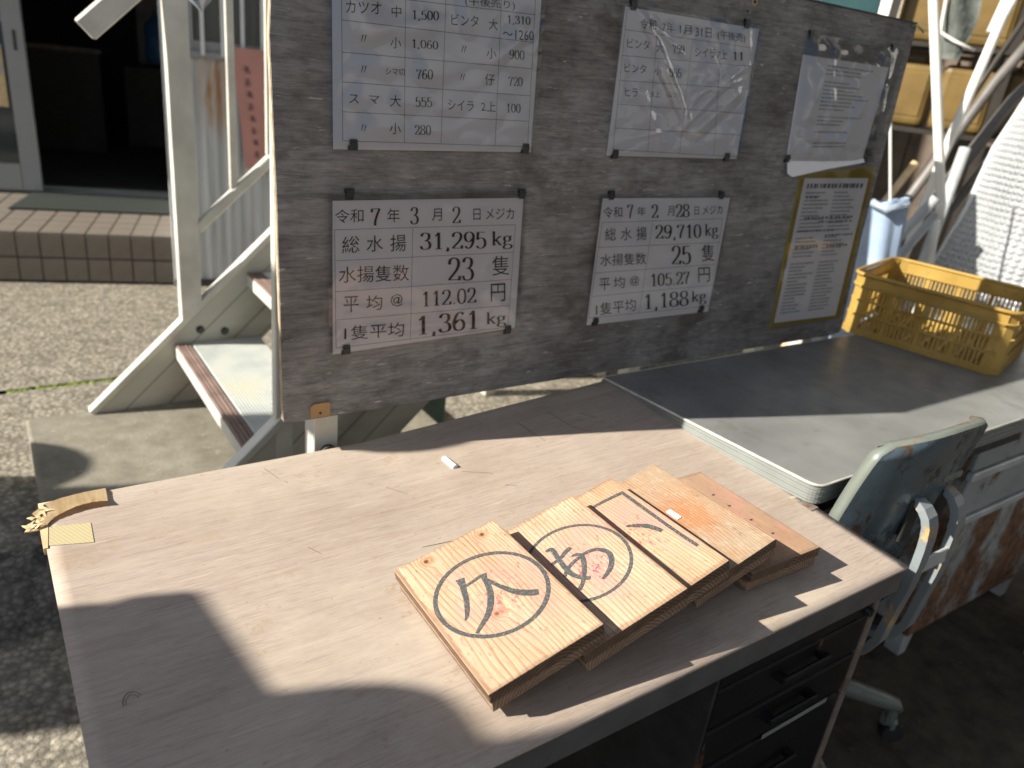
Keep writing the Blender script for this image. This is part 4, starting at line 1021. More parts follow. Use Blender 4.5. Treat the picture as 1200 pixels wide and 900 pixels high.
# ------------------------------------------------------------------ notice board
BY = 1.020          # front face of the board
def build_board():
    T = empty('notice_board', 'large weathered grey plywood notice board standing behind the desks', 'notice board', (1.03, 1.03, 0))
    def P(o): o.parent = T; o.matrix_parent_inverse = Matrix.Translation((-1.03, -1.03, 0)); return o
    pts = [(.341, .772), (.36, .769), (1.69, .7655), (1.724, .770), (1.728, .778), (1.7, 1.0), (1.674, 1.452), (1.668, 1.459), (1.3, 1.4585), (.333, 1.457), (.327, 1.33), (.3255, 1.30), (.333, 1.1)]
    M = Matrix(((1, 0, 0, 0), (0, 0, 1, 0), (0, 1, 0, 0), (0, 0, 0, 1)))
    g = G(); g.prism(pts, BY, BY+.012, M); P(g.done('panel', MT['ply']))
    g = G(); g.prism([(p[0]+(.0012 if p[0] < 1 else -.0012), p[1]+(.0012 if p[1] < 1 else -.0012)) for p in pts], BY+.002, BY+.0105, M)
    for v in g.bm.verts: v.co.x += (-.0018 if v.co.x < 1 else .0018)
    P(g.done('panel_core', MT['plyedge']))
    g = G(); g.box((.33, BY-.0015, 1.457), (1.672, BY+.014, 1.4605)); P(g.done('top_batten', MT['blackedge']))
    # patch with nail
    g = G(); g.prism([(.3805, .7725), (.4115, .7725), (.4115, .7905), (.4085, .7955), (.386, .7950), (.3805, .791)], BY-.0042, BY-.0002, M); p = P(g.done('wood_patch', MT['woodpatch']))
    g = G(); g.tube([(.3955, BY-.0040, .7795), (.3955, BY-.0056, .7795)], .0018, 10); n = g.done('nail', MT['blackedge']); n.parent = p; n.matrix_parent_inverse = Matrix.Translation((0, 0, 0))
    # hole and screw at the top
    g = G(); g.tube([(1.1668, BY-.0006, 1.4383), (1.1668, BY-.0012, 1.4383)], .0075, 14); P(g.done('screw_washer', MT['plyedge']))
    g = G(); g.tube([(1.1668, BY-.0013, 1.4383), (1.1668, BY-.0030, 1.4383)], .0026, 10); g.tube([(1.1547, BY-.0006, 1.4222), (1.1547, BY-.0018, 1.4222)], .0018, 8); P(g.done('screw', MT['blackedge']))
    # posts behind, with bolts
    for x in (.412, 1.62):
        g = G(); g.box((x-.020, 1.0325, 0 if x > 1 else .0), (x+.020, 1.072, 1.44), .002); po = P(g.done('post', MT['alu']))
        g = G(); g.tube([(x+.003, 1.0325, .701), (x+.003, 1.0225, .701)], .0125, 18); g.tube([(x+.003, 1.0225, .701), (x+.003, 1.017, .701)], .007, 6); b = g.done('bolt', MT['rubber']); b.parent = po; b.matrix_parent_inverse = Matrix()
        g = G(); g.box((x-.02, .98+.03, 0), (x+.02, 1.30, .03)); P(g.done('foot', MT['alu']))
    # twisted wire at the top right corner
    g = G(); g.tube([(1.655, BY-.002, 1.452), (1.668, BY-.003, 1.455), (1.690, BY-.004, 1.449), (1.700, BY-.003, 1.444)], .0018, 8); P(g.done('wire_end', MT['copper'], smooth=True))
build_board()

def clip(x, z, T, up=1):
    g = G(); s = up
    g.box((x-.0055, BY-.0058, z-.007), (x+.0055, BY-.0042, z+.007), .0006)
    g.box((x-.0068, BY-.0042, z+.004*s-.002), (x+.0068, BY-.0005, z+.004*s+.004*s), 0) if s > 0 else g.box((x-.0068, BY-.0042, z-.008), (x+.0068, BY-.0005, z-.002))
    g.box((x-.0055, BY-.0072, z-.0022), (x+.0055, BY-.0058, z+.0030), .0005)
    o = g.done('clip', MT['clip']); o.parent = T; o.matrix_parent_inverse = T.matrix_world.inverted() if False else Matrix.Translation(-T.location); return o

def sheet(name, label, corners_p, corners_s, items, lines, clips, ink='ink', lw=.0007, wrinkle=.0016, seed=0, extra=None, creases=(), group='paper notices on the board'):
    cx = sum(c[0] for c in corners_p)/4; cz = sum(c[1] for c in corners_p)/4
    T = empty(name, label, 'notice', (cx, BY-.001, cz), group=group)
    inv = Matrix.Translation((-cx, -(BY-.001), -cz))
    def P(o): o.parent = T; o.matrix_parent_inverse = inv; return o
    def bil(c, u, v):     # corners TL TR BR BL
        return ((1-u)*((1-v)*c[3][0]+v*c[0][0])+u*((1-v)*c[2][0]+v*c[1][0]), (1-u)*((1-v)*c[3][1]+v*c[0][1])+u*((1-v)*c[2][1]+v*c[1][1]))
    g = G(); M = Matrix(((1, 0, 0, 0), (0, 0, 1, 0), (0, 1, 0, 0), (0, 0, 0, 1)))
    g.prism([corners_p[3], corners_p[2], corners_p[1], corners_p[0]], BY-.0016, BY-.0010, M); P(g.done('paper', MT['paper']))
    if items:
        g = G()
        for it in items: put_text(g, it, BY-.0019)
        P(g.done('printed_text', MT[ink], recalc=False))
    if lines:
        g = G()
        for a, b in lines: put_line(g, a, b, BY-.0018, lw)
        P(g.done('ruled_lines', MT['inkline'], recalc=False))
    if extra: extra(P)
    g = G()
    def sl(u, v):
        x, z = bil(corners_s, u, v); e = min(u, 1-u, v, 1-v)*8; e = min(1, e)
        w = wrinkle*(math.sin(u*7+seed)*math.sin(v*5+seed*2) + .6*math.sin(u*17+v*9+seed*3) + .35*math.sin(v*31-u*12+seed)) 
        f = 0
        for (ax, ay, bx, by, wd, ht) in creases:
            dx, dy = bx-ax, by-ay; L2 = dx*dx+dy*dy; t = max(0, min(1, ((u-ax)*dx+(v-ay)*dy)/L2)); d = math.hypot(u-ax-t*dx, v-ay-t*dy)
            f += ht*max(0, 1-d/wd)**1.3*(1-.5*t)
        return (x, BY-.0034-e*(abs(w)*.8+f), z)
    g.grid(*((110, 90) if creases else (34, 26)), sl); P(g.done('plastic_sleeve', MT['film'], recalc=False))
    for (x, z, up) in clips: clip(x, z, T, up)
    return T

def bars_text(seed, c, rows, lm=.05, rm=.05, top=.08, bot=.05, h=.35, cols=1, fill=.9):
    """unreadable small print as broken dashes; c = TL TR BR BL"""
    rnd = random.Random(seed)
    def fn(P, mat='inkgrey'):
        g = G()
        for r in range(rows):
            v0 = 1-top-(1-top-bot)*r/rows; hh = (1-top-bot)/rows*h
            if rnd.random() < .08: continue
            for cc in range(cols):
                u = lm+(1-lm-rm)*cc/cols; ue = lm+(1-lm-rm)*((cc+fill*rnd.uniform(.45, 1))/cols)
                while u < ue:
                    du = rnd.uniform(.008, .035)
                    q = []
                    for (a, b) in ((u, v0), (min(ue, u+du), v0), (min(ue, u+du), v0-hh), (u, v0-hh)):
                        X = (1-a)*((1-b)*c[3][0]+b*c[0][0])+a*((1-b)*c[2][0]+b*c[1][0]); Z = (1-a)*((1-b)*c[3][1]+b*c[0][1])+a*((1-b)*c[2][1]+b*c[1][1])
                        q.append((X, BY-.0019, Z))
                    g.poly(q); u += du+rnd.uniform(.003, .010)
        P(g.done('printed_text', MT[mat], recalc=False))
    return fn

def build_sheets():
    sheet('notice_sheet', 'lower left landing sheet dated 3月2日, total 31,295 kg', [(.409, 1.100), (.7275, 1.103), (.7415, .8815), (.4145, .8725)], [(.4021, 1.1113), (.7310, 1.114), (.749, .8756), (.4083, .8704)], P1, L1,
          [(.4328, 1.109, 1), (.7222, 1.109, 1), (.4348, .879, -1), (.7257, .881, -1)], seed=1, wrinkle=.0010, creases=[(.99, .75, .80, .30, .06, .0022), (.80, .30, .98, .12, .05, .002), (.02, .25, .35, .05, .08, .002)])
    sheet('notice_sheet', 'lower middle landing sheet dated 2月28日, total 29,710 kg', [(.893, 1.1015), (1.2155, 1.1015), (1.225, .8685), (.902, .870)], [(.8836, 1.1065), (1.2187, 1.1058), (1.2286, .8673), (.8915, .8697)], P2, L2,
          [(.9097, 1.1065, 1), (1.187, 1.1065, 1), (.9205, .8770, -1), (1.2004, .8775, -1)], seed=2.3, wrinkle=.0009)
    sheet('notice_sheet', 'upper left price list beginning カツオ 中 1,500', [(.400, 1.436), (.7150, 1.437), (.7310, 1.1735), (.4085, 1.1685)], [(.3945, 1.44), (.7230, 1.441), (.7350, 1.1705), (.4055, 1.1670)], P3, L3,
          [(.4357, 1.176, -1), (.7189, 1.1795, -1), (.44, 1.433, 1), (.70, 1.433, 1)], seed=4.1, wrinkle=.0022, creases=[(.0, .95, .16, .55, .10, .004), (.16, .55, .45, .62, .07, .003), (.55, .95, .62, .6, .06, .003), (.99, .7, .72, .45, .10, .004), (.3, .9, .42, .6, .05, .003)])
    sheet('notice_sheet', 'upper middle price list in a creased glossy sleeve, dated 1月31日', [(.8775, 1.3966), (1.1925, 1.3975), (1.2085, 1.1740), (.8865, 1.1725)], [(.8709, 1.4001), (1.1975, 1.4037), (1.2138, 1.1722), (.8832, 1.1704)], P4, L4,
          [(.8916, 1.400, 1), (1.1568, 1.402, 1), (.9029, 1.176, -1), (1.1786, 1.178, -1)], seed=5.6, wrinkle=.0016, creases=[(.12, .98, .52, .30, .05, .0062), (.05, .62, .02, .2, .05, .005), (.30, .62, .52, .28, .035, .0055), (.50, .22, .80, .60, .05, .006), (.6, .2, .9, .5, .08, .005), (.2, .45, .35, .1, .05, .004), (.52, .28, .62, .62, .03, .003), (.55, .45, .97, .72, .05, .0045), (.70, .52, .95, .62, .03, .003), (.9, .95, .98, .5, .04, .003), (.15, .14, .4, .2, .03, .002), (.62, .8, .78, .55, .025, .002), (.2, .9, .45, .72, .03, .003)])
    c5 = [(1.3300, 1.3682), (1.6150, 1.369), (1.6136, 1.1860), (1.3564, 1.1760)]
    def ex5(P):
        bars_text(5, c5, 22, .28, .05, .06, .10, .38, 1, .95)(P)
        g = G(); g.poly([(1.3575, BY-.0021, 1.1795), (1.612, BY-.0021, 1.188), (1.6171, BY-.0075, 1.1775), (1.50, BY-.006, 1.162), (1.3785, BY-.0090, 1.1438), (1.3640, BY-.0060, 1.150)]); bmesh.ops.triangulate(g.bm, faces=g.bm.faces)
        P(g.done('curled_edge', MT['paper'], recalc=False))
    sheet('notice_sheet', 'upper right faint typed sheet with its lower edge curling out of the sleeve', c5, [(1.323, 1.4058), (1.6576, 1.4077), (1.6635, 1.1793), (1.3564, 1.174)], [], [], [(1.3364, 1.403, 1), (1.6076, 1.405, 1), (1.3564, 1.1795, -1), (1.6226, 1.1810, -1)], seed=7.7, wrinkle=.0016, extra=ex5, creases=[(.12, .35, .28, .80, .05, .0022), (.28, .80, .36, .50, .04, .002), (.36, .50, .34, .30, .04, .002), (.84, .95, .92, .1, .06, .003), (.55, .10, .72, .62, .10, .003)])
    cy = [(1.4128, 1.1476), (1.674, 1.1694), (1.7043, .8101), (1.4442, .8078)]; ci = [(1.4297, 1.1409), (1.6572, 1.1432), (1.6847, .8183), (1.454, .8211)]
    T = empty('framed_notice', 'white small print notice on mustard yellow backing, lower right of the board', 'notice', (1.56, BY-.001, .98), group='paper notices on the board')
    inv = Matrix.Translation((-1.56, -(BY-.001), -.98))
    def P(o): o.parent = T; o.matrix_parent_inverse = inv; return o
    M = Matrix(((1, 0, 0, 0), (0, 0, 1, 0), (0, 1, 0, 0), (0, 0, 0, 1)))
    g = G(); g.prism(cy[::-1], BY-.0014, BY-.0002, M); P(g.done('backing', MT['mustard']))
    g = G(); g.prism(ci[::-1], BY-.0018, BY-.00145, M); P(g.done('paper', MT['paper']))
    bars_text(11, ci, 34, .06, .06, .09, .05, .42, 2, .88)(P)
    def title(P):
        g = G(); rnd = random.Random(3)
        for r, (v, u0, u1, h) in enumerate(((.965, .06, .95, .03), (.885, .08, .2, .015), (.745, .12, .9, .014), (.715, .35, .9, .012), (.655, .05, .6, .012), (.62, .5, .92, .012), (.545, .08, .42, .014), (.545, .56, .88, .014))):
            u = u0
            while u < u1:
                du = rnd.uniform(.02, .05); q = []
                for (a, b) in ((u, v), (u+du, v), (u+du, v-h), (u, v-h)):
                    X = (1-a)*((1-b)*ci[3][0]+b*ci[0][0])+a*((1-b)*ci[2][0]+b*ci[1][0]); Z = (1-a)*((1-b)*ci[3][1]+b*ci[0][1])+a*((1-b)*ci[2][1]+b*ci[1][1]); q.append((X, BY-.0020, Z))
                g.poly(q); u += du+rnd.uniform(.008, .03)
        P(g.done('headings', MT['inkline'], recalc=False))
    title(P)
    g = G(); g.grid(20, 26, lambda u, v: ((1-u)*((1-v)*cy[3][0]+v*cy[0][0])+u*((1-v)*cy[2][0]+v*cy[1][0]), BY-.0030-.0008*abs(math.sin(u*6+v*9)), (1-u)*((1-v)*cy[3][1]+v*cy[0][1])+u*((1-v)*cy[2][1]+v*cy[1][1]))); P(g.done('plastic_sleeve', MT['film'], recalc=False))
build_sheets()

# hanging buckle with crumpled film, top left
T = empty('hanging_film', 'crumpled pale film with brass buckle hanging at the top edge', 'plastic film', (.168, .70, 1.334))
T.scale = (.7, .7, .7)
g = G(); rnd = random.Random(5); tip = Vector((.003, 0, -.024)); R = []
for k in range(9):
    a = 2*math.pi*k/9; R.append(Vector((.026*math.cos(a), .016*math.sin(a), .03+rnd.uniform(-.006, .006))))
mid = [Vector((p.x*.75+rnd.uniform(-.006, .006), p.y*.9+rnd.uniform(-.006, .006), .002+rnd.uniform(-.006, .006))) for p in R]
top = [Vector((p.x*.9, p.y*.9, .05)) for p in R]
tv = g.bm.verts.new(tip); Mv = [g.bm.verts.new(p) for p in mid]; Rv = [g.bm.verts.new(p) for p in R]; Tv = [g.bm.verts.new(p) for p in top]
for k in range(9):
    j = (k+1) % 9; g.bm.faces.new((tv, Mv[k], Mv[j])); g.bm.faces.new((Mv[k], Rv[k], Rv[j], Mv[j])); g.bm.faces.new((Rv[k], Tv[k], Tv[j], Rv[j]))
g.done('film', MT['foil'], T)
g = G(); g.tube([(0, 0, .05), (0, 0, .9)], .0012, 6); g.done('cord', MT['whitepvc'], T)
g = G()
for k in range(4): g.box((-.024+.005*k, -.02, .008-.006*k), (-.017+.005*k, -.012, .018-.006*k), .0015)
g.tube([(-.028, -.016, .045), (-.026, -.016, .018), (-.006, -.016, -.012)], .0028, 8); g.done('buckle', MT['brass'], T)

# ------------------------------------------------------------------ aluminium stair
def build_stair():
    T = empty('aluminium_stair', 'cream aluminium outdoor stair with ribbed treads and brown nosings', 'stair', (.217, 2.03, .15))
    inv = Matrix.Translation((-.217, -2.03, -.15))
    def P(o): o.parent = T; o.matrix_parent_inverse = inv; return o
    SL = .965; X1 = 1.52
    My = Matrix(((1, 0, 0, 0), (0, 0, 1, 0), (0, 1, 0, 0), (0, 0, 0, 1)))     # (x,z) outline extruded in y
    for y0, y1 in ((2.425, 2.455), (1.610, 1.640)):
        xs = .217; L = X1-xs
        WB = .325 if y0 > 2 else .405
        outline = [(xs, .15), (xs+WB+.07, .15), (xs+WB+.085, .17), (xs+WB+.06, .15+.06*SL), (X1+.1, .15+(X1+.1-xs-WB)*SL), (X1+.1, .15+(X1+.1-xs)*SL), (xs+.012, .15+.022)]
        g = G(); g.prism(outline, y0+.004, y1-.004, My); st = P(g.done('stringer', MT['stringer']))
        for off, w in ((0.0, .020),):     # top and bottom flanges
            a = Vector((xs+.004 if off == 0 else xs+.405, 0, .150+.004)); 
            z = .15+.006 if off == 0 else .15
            g = G(); p0 = Vector((xs if off == 0 else xs+.400, (y0+y1)/2, .15+.002)); p1 = Vector((X1+.1, (y0+y1)/2, p0.z+(X1+.1-p0.x)*SL))
            g.bar(p0, p1, (y1-y0)+.006, .020, bev=.002); f = g.done('flange', MT['alu']); f.parent = st; f.matrix_parent_inverse = Matrix()
    for bx, bz in ((.545, .392), (.497, .300), (.80, .640), (.62, .380)):
        g = G(); g.tube([(bx, 2.4285, bz), (bx, 2.4215, bz)], .008, 8); g.tube([(bx, 2.4285, bz), (bx, 2.4265, bz)], .013, 14); b = P(g.done('bolt', MT['clip']))
    ya, yb = 1.640, 2.425
    g = G(); g.box((1.62, 1.61, 1.40), (2.30, 2.455, 1.455), .004); P(g.done('landing', MT['alu']))
    for lx, ly in ((1.66, 1.64), (2.26, 1.64), (1.66, 2.42), (2.26, 2.42)):
        g = G(); g.box((lx-.025, ly-.025, 0), (lx+.025, ly+.025, 1.40), .003); P(g.done('landing_leg', MT['alu']))
    for i in range(5):
        x = .465+.226*i; z = .351+.219*i
        g = G(); g.box((x+.001, ya, z-.043), (x+.266, yb, z-.006), .002); tr = P(g.done('tread', MT['alu']))
        g = G()
        for k in range(4): g.box((x+.004+.011*k, ya+.002, z-.006), (x+.012+.011*k, yb-.002, z+(.0 if k % 2 else .0015)), .0008)
        g.box((x+.003, ya+.001, z-.0062), (x+.048, yb-.001, z-.0025)); f = g.done('nosing', MT['nosing']); f.parent = tr; f.matrix_parent_inverse = Matrix()
        g = G(); g.box((x+.050, ya+.001, z-.0060), (x+.265, yb-.001, z-.0020))
        for k in range(25): g.box((x+.053+.0085*k, ya+.001, z-.0021), (x+.0585+.0085*k, yb-.001, z))
        f = g.done('tread_plate', MT['tread']); f.parent = tr; f.matrix_parent_inverse = Matrix()
    g = G(); g.box((.520, 1.612, .30), (.562, 1.640, 1.9), .003); P(g.done('post', MT['alu']))
    for y in (2.44,):
        for px in (.522, 1.40):
            zb = .15+(px-.217)*SL
            g = G(); g.prism([(px-.030, zb-.015), (px+.030, zb+.043), (px+.030, zb+1.35), (px-.030, zb+1.35)], y-.019, y+.022, My); P(g.done('post', MT['alu']))
        # lower rail, top rail
        for zoff, x0, w, h in ((.250, .552, .026, .030), (1.015, .300, .040, .060)):
            p0 = Vector((x0, y, .15+(x0-.217)*.93+zoff if zoff < 1 else 1.235)); p1 = Vector((1.55, y, p0.z+(1.55-x0)*.93))
            g = G(); g.bar(p0, p1, w, h, bev=.004); P(g.done('rail', MT['alu']))
        k = 0
        for bx in [.664+.111*i for i in range(8)]:
            if abs(bx-1.40) < .06: continue
            z0 = .15+(bx-.217)*.93+.265; g = G(); g.box((bx-.011, y-.008, z0), (bx+.011, y+.008, z0+.75), .002); P(g.done('baluster', MT['alu']))
    g = G(); g.tube([(.30, 2.44, 1.232), (.306, 2.4, 1.2)], .002, 6); g.bm.free()
build_stair()

# ------------------------------------------------------------------ building on the left
K = 1.128
def Z_(z): return 1.32-(1.32-z)*K
def build_house():
    T = empty('harbour_office', 'pale sided building with open dark doorway, tiled step and barred window', 'building', (.061, 4.346, 0), (0, 0, math.atan2(-.28, .96)))
    def P(o): o.parent = T; return o
    zt = .250; s1 = .705*K; back = .82*K
    # tiled step
    g = G(); g.box((-3.2, .006, 0), (s1-.004, back, zt-.006)); step = P(g.done('step', MT['joint']))
    tw = .089*K; base = g = G(); g.box((0, 0, 0), (tw-.006, .007, .110), .0012); t0 = g.done('tile', MT['tile'], step)
    first = True; s = s1-tw*17
    for c in range(17):
        for r in range(2):
            loc = (s+c*tw, -.001+.0012*h2(c, r), .012+r*.118)
            if first: t0.location = loc; first = False
            else: mesh_copy(t0, step, loc)
    g = G(); g.box((0, 0, 0), (tw-.006, .112, .007), .0012); t1 = g.done('tile', MT['tile'], step); first = True
    for c in range(17):
        for r in range(8):
            loc = (s+c*tw, .002+r*.118, zt-.0072+.001*h2(r, c))
            if first: t1.location = loc; first = False
            else: mesh_copy(t1, step, loc)
    g = G(); g.box((-3.2, back-.004, 0), (s1+.1, back+.16, zt+.012)); P(g.done('door_sill', MT['sash']))
    # siding wall right of the door
    W = 3.9; top = 3.0
    wz0 = Z_(1.162); wx0, wx1 = .79*K, 1.62*K
    def corr(x0, x1, z0, z1, g):
        n = max(2, int((x1-x0)/.0125)); prev = None
        for i in range(n+1):
            x = x0+(x1-x0)*i/n; ph = (x/.05) % 1.0; y = .0 if ph < .5 else .010
            a = g.bm.verts.new((x, y, z0)); b = g.bm.verts.new((x, y, z1))
            if prev: g.bm.faces.new((prev[0], a, b, prev[1]))
            prev = (a, b)
    g = G(); corr(s1+.02, W, .02, wz0, g); corr(s1+.02, wx0, wz0, top, g); corr(wx1, W, wz0, top, g); corr(wx0, wx1, 2.1, top, g)
    P(g.done('siding', MT['siding']))
    g = G(); g.box((s1-.012, -.012, 0), (s1+.028, .02, top), .003); P(g.done('corner_trim', MT['siding']))
    g = G(); g.box((s1-.008, .02, zt), (s1+.004, back+.1, top)); P(g.done('door_reveal', MT['siding']))
    g = G(); g.box((s1-.01, -.014, 0), (W, -.002, .035), .002); P(g.done('base_flashing', MT['joint']))
    g = G(); g.box((s1+.01, .03, .0), (W, .05, wz0-.01)); g.box((wx1, .03, wz0), (W, .05, top)); P(g.done('wall_core', MT['darkroom']))
    # window with bars
    g = G(); g.box((wx0, .03, wz0-.02), (wx1, .06, 2.1)); wn = P(g.done('window', MT['darkroom']))
    g = G(); g.box((wx0+.04, .026, wz0+.02), (wx1-.04, .029, 2.06)); p = g.done('pane', MT['glass']); p.parent = wn
    g = G(); g.box((wx0-.01, -.02, wz0-.035), (wx1+.01, .03, wz0-.002), .003); p = g.done('sill', MT['sash']); p.parent = wn
    g = G(); g.box((wx0-.005, -.005, wz0), (wx0+.035, .025, 2.1)); g.box((wx1-.035, -.005, wz0), (wx1, .025, 2.1)); g.box((wx0+.036, -.004, wz0), (wx1-.036, .024, wz0+.04)); p = g.done('frame', MT['sash']); p.parent = wn
    for k in range(10):
        x = wx0+.075+.088*k; g = G(); g.box((x-.009, -.028, wz0-.02), (x+.009, -.018, 2.1), .002); p = g.done('window_bar', MT['whitesash']); p.parent = wn
    # doorway wall (above and left), sliding sash
    fx = .034*K
    zr = zt
    g = G(); g.box((-3.2, back, 2.3), (s1, back+.12, top)); P(g.done('lintel', MT['siding']))
    g = G(); dz0 = zt+.012; dt = 2.25; dl = -.86
    g.box((fx-.095, back-.045, dz0), (fx, back-.012, dt), .004); g.box((dl, back-.045, dz0), (dl+.08, back-.012, dt), .004)
    g.box((dl+.081, back-.044, dz0), (fx-.096, back-.013, dz0+.150), .004); g.box((dl+.081, back-.044, Z_(1.16)), (fx-.096, back-.013, Z_(1.16)+.055), .004); g.box((dl+.081, back-.044, dt-.08), (fx-.096, back-.013, dt), .004)
    d = P(g.done('sliding_door', MT['sash']))
    g = G(); g.box((dl+.07, back-.032, dz0+.14), (fx-.088, back-.026, Z_(1.16)+.01)); g.box((dl+.07, back-.032, Z_(1.16)+.05), (fx-.088, back-.026, dt-.07)); p = g.done('pane', MT['glass']); p.parent = d
    g = G(); g.box((fx-.052, back-.049, Z_(1.04)), (fx-.036, back-.0445, Z_(1.13)), .002); p = g.done('handle', MT['joint']); p.parent = d
    g = G(); g.box((-.30, back-.036, Z_(.78)), (fx-.115, back-.0325, Z_(1.06))); p = g.done('poster', MT['veneer']); p.parent = d
    g = G(); g.box((-.29, back-.038, Z_(.93)), (fx-.125, back-.0365, Z_(1.05))); p = g.done('poster', MT['blueplastic']); p.parent = d
    g = G(); g.box((dl-2.3, back, 0), (dl, back+.1, 2.3)); P(g.done('wall', MT['siding']))
    # room
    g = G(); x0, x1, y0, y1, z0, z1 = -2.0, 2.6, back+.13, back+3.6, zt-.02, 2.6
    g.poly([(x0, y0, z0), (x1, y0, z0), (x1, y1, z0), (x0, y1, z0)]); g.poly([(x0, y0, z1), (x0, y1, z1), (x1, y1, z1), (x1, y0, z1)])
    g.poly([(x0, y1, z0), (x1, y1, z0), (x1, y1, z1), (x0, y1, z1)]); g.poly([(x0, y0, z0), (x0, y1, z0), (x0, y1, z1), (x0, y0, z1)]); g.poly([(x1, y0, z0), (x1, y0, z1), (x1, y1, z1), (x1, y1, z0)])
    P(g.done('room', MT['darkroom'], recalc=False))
    g = G(); g.box((-3.3, -.35, top), (W+.1, y1+.2, top+.12)); P(g.done('roof', MT['sash']))
    g = G(); g.box((W-.02, .02, 0), (W, y1, top)); P(g.done('wall', MT['siding']))
    g = G(); g.box((-1.2, -1.1, 2.35), (s1+.1, back, 2.42)); P(g.done('canopy', MT['darkroom']))  # added out of view to keep sky light off the step
    # furniture inside (separate things)
    Mw = Matrix.Translation((.061, 4.346, 0)) @ Matrix.Rotation(math.atan2(-.28, .96), 4, 'Z')
    def inside(name, label, cat, loc, builder):
        e = empty(name, label, cat, Mw @ Vector(loc), (0, 0, math.atan2(-.28, .96))); builder(e)
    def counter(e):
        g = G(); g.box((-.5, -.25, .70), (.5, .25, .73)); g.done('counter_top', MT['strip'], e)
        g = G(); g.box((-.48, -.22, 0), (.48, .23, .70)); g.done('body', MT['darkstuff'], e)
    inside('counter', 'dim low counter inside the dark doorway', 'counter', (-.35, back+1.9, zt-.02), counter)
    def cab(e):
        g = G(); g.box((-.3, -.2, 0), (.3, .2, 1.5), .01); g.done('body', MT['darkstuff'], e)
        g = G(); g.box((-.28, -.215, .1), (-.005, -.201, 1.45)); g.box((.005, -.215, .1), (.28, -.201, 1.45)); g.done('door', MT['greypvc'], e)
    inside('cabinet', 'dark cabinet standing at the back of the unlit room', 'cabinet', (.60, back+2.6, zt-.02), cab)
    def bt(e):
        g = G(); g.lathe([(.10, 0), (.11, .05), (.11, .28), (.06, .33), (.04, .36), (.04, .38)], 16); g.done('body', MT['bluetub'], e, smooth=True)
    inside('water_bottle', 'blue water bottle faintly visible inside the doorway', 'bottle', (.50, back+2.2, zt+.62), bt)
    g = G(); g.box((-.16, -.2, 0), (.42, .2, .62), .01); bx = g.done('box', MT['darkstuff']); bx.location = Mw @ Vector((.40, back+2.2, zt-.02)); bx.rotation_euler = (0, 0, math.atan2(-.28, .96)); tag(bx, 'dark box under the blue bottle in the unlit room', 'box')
    # doormat
    g = G(); g.prism([(-.035, .40*K), (.70*K, .42*K), (.70*K, .79*K), (-.01, .79*K)], zt+.001, zt+.011); o = g.done('doormat', MT['mat']); o.matrix_world = Mw; tag(o, 'dark green doormat on the tiled step in front of the doorway', 'doormat')
    # pink notice board leaning on the siding
    e = empty('pink_sign', 'faded pink sign with a vertical row of dark characters, on the siding', 'sign', Mw @ Vector((.97*K, -.04, Z_(.70))), (0, 0, math.atan2(-.28, .96)))
    Mx = Matrix(((1, 0, 0, 0), (0, 0, 1, 0), (0, 1, 0, 0), (0, 0, 0, 1)))
    hh = Z_(1.187)-Z_(.70)
    g = G(); g.prism([(.05, 0), (.30, 0), (.28, hh), (-.005, hh)], -.008, .004, Mx); g.done('board', MT['pink'], e)
    g = G(); g.prism([(-.004, hh-.05), (.281, hh-.05), (.280, hh+.002), (-.007, hh+.002)], -.010, -.0085, Mx); g.done('top_band', MT['pink'], e)
    for k in range(8):
        g = G()
        zc = hh-.09-.055*k; xc = .060+.006*k; sz = .036*(1-.03*k)
        g.box((xc-sz*.5, -.0098, zc-.004), (xc+sz*.5, -.0088, zc)); g.box((xc-.003, -.0098, zc-sz*.5), (xc+.003, -.0088, zc+sz*.4))
        if k % 2: g.box((xc-sz*.4, -.0098, zc-sz*.5), (xc+sz*.4, -.0088, zc-sz*.38))
        else: g.bar((xc, -.0093, zc+sz*.35), (xc+sz*.5, -.0093, zc-sz*.5), .001, .005, up=(1, 0, 0))
        g.box((xc-sz*.4, -.0098, zc+sz*.3), (xc+sz*.35, -.0088, zc+sz*.4)); g.done('character', MT['pinkink'], e)
build_house()

# ------------------------------------------------------------------ things seen under the board
def foam_box(loc, rot, size, label, group=None):
    e = empty('foam_box', label, 'box', loc, (0, 0, rot), group); a, b, c = size
    g = G(); g.box((-a/2, -b/2, 0), (a/2, b/2, c*.84), .012, seg=2); g.done('body', MT['foam'], e)
    g = G(); g.box((-a/2-.005, -b/2-.005, c*.845), (a/2+.005, b/2+.005, c), .010, seg=2); g.done('lid', MT['foam'], e); return e
foam_box((2.28, 2.66, 0), .0, (.60, .40, .26), 'white foam box on the ground, glimpsed under the board beside the grey desk', 'white foam fish boxes')
g = G(); g.box((2.14, .28, 0), (2.6, .50, .17), .008); tag(g.done('floor_box', MT['aludirty']), 'dull cream box on the dark floor at the right edge', 'box')
g = G(); g.box((1.24, 2.22, 0), (1.352, 2.27, .80), .01); tag(g.done('green_tin', MT['green']), 'grey green metal bin standing behind the board near the stair', 'bin')

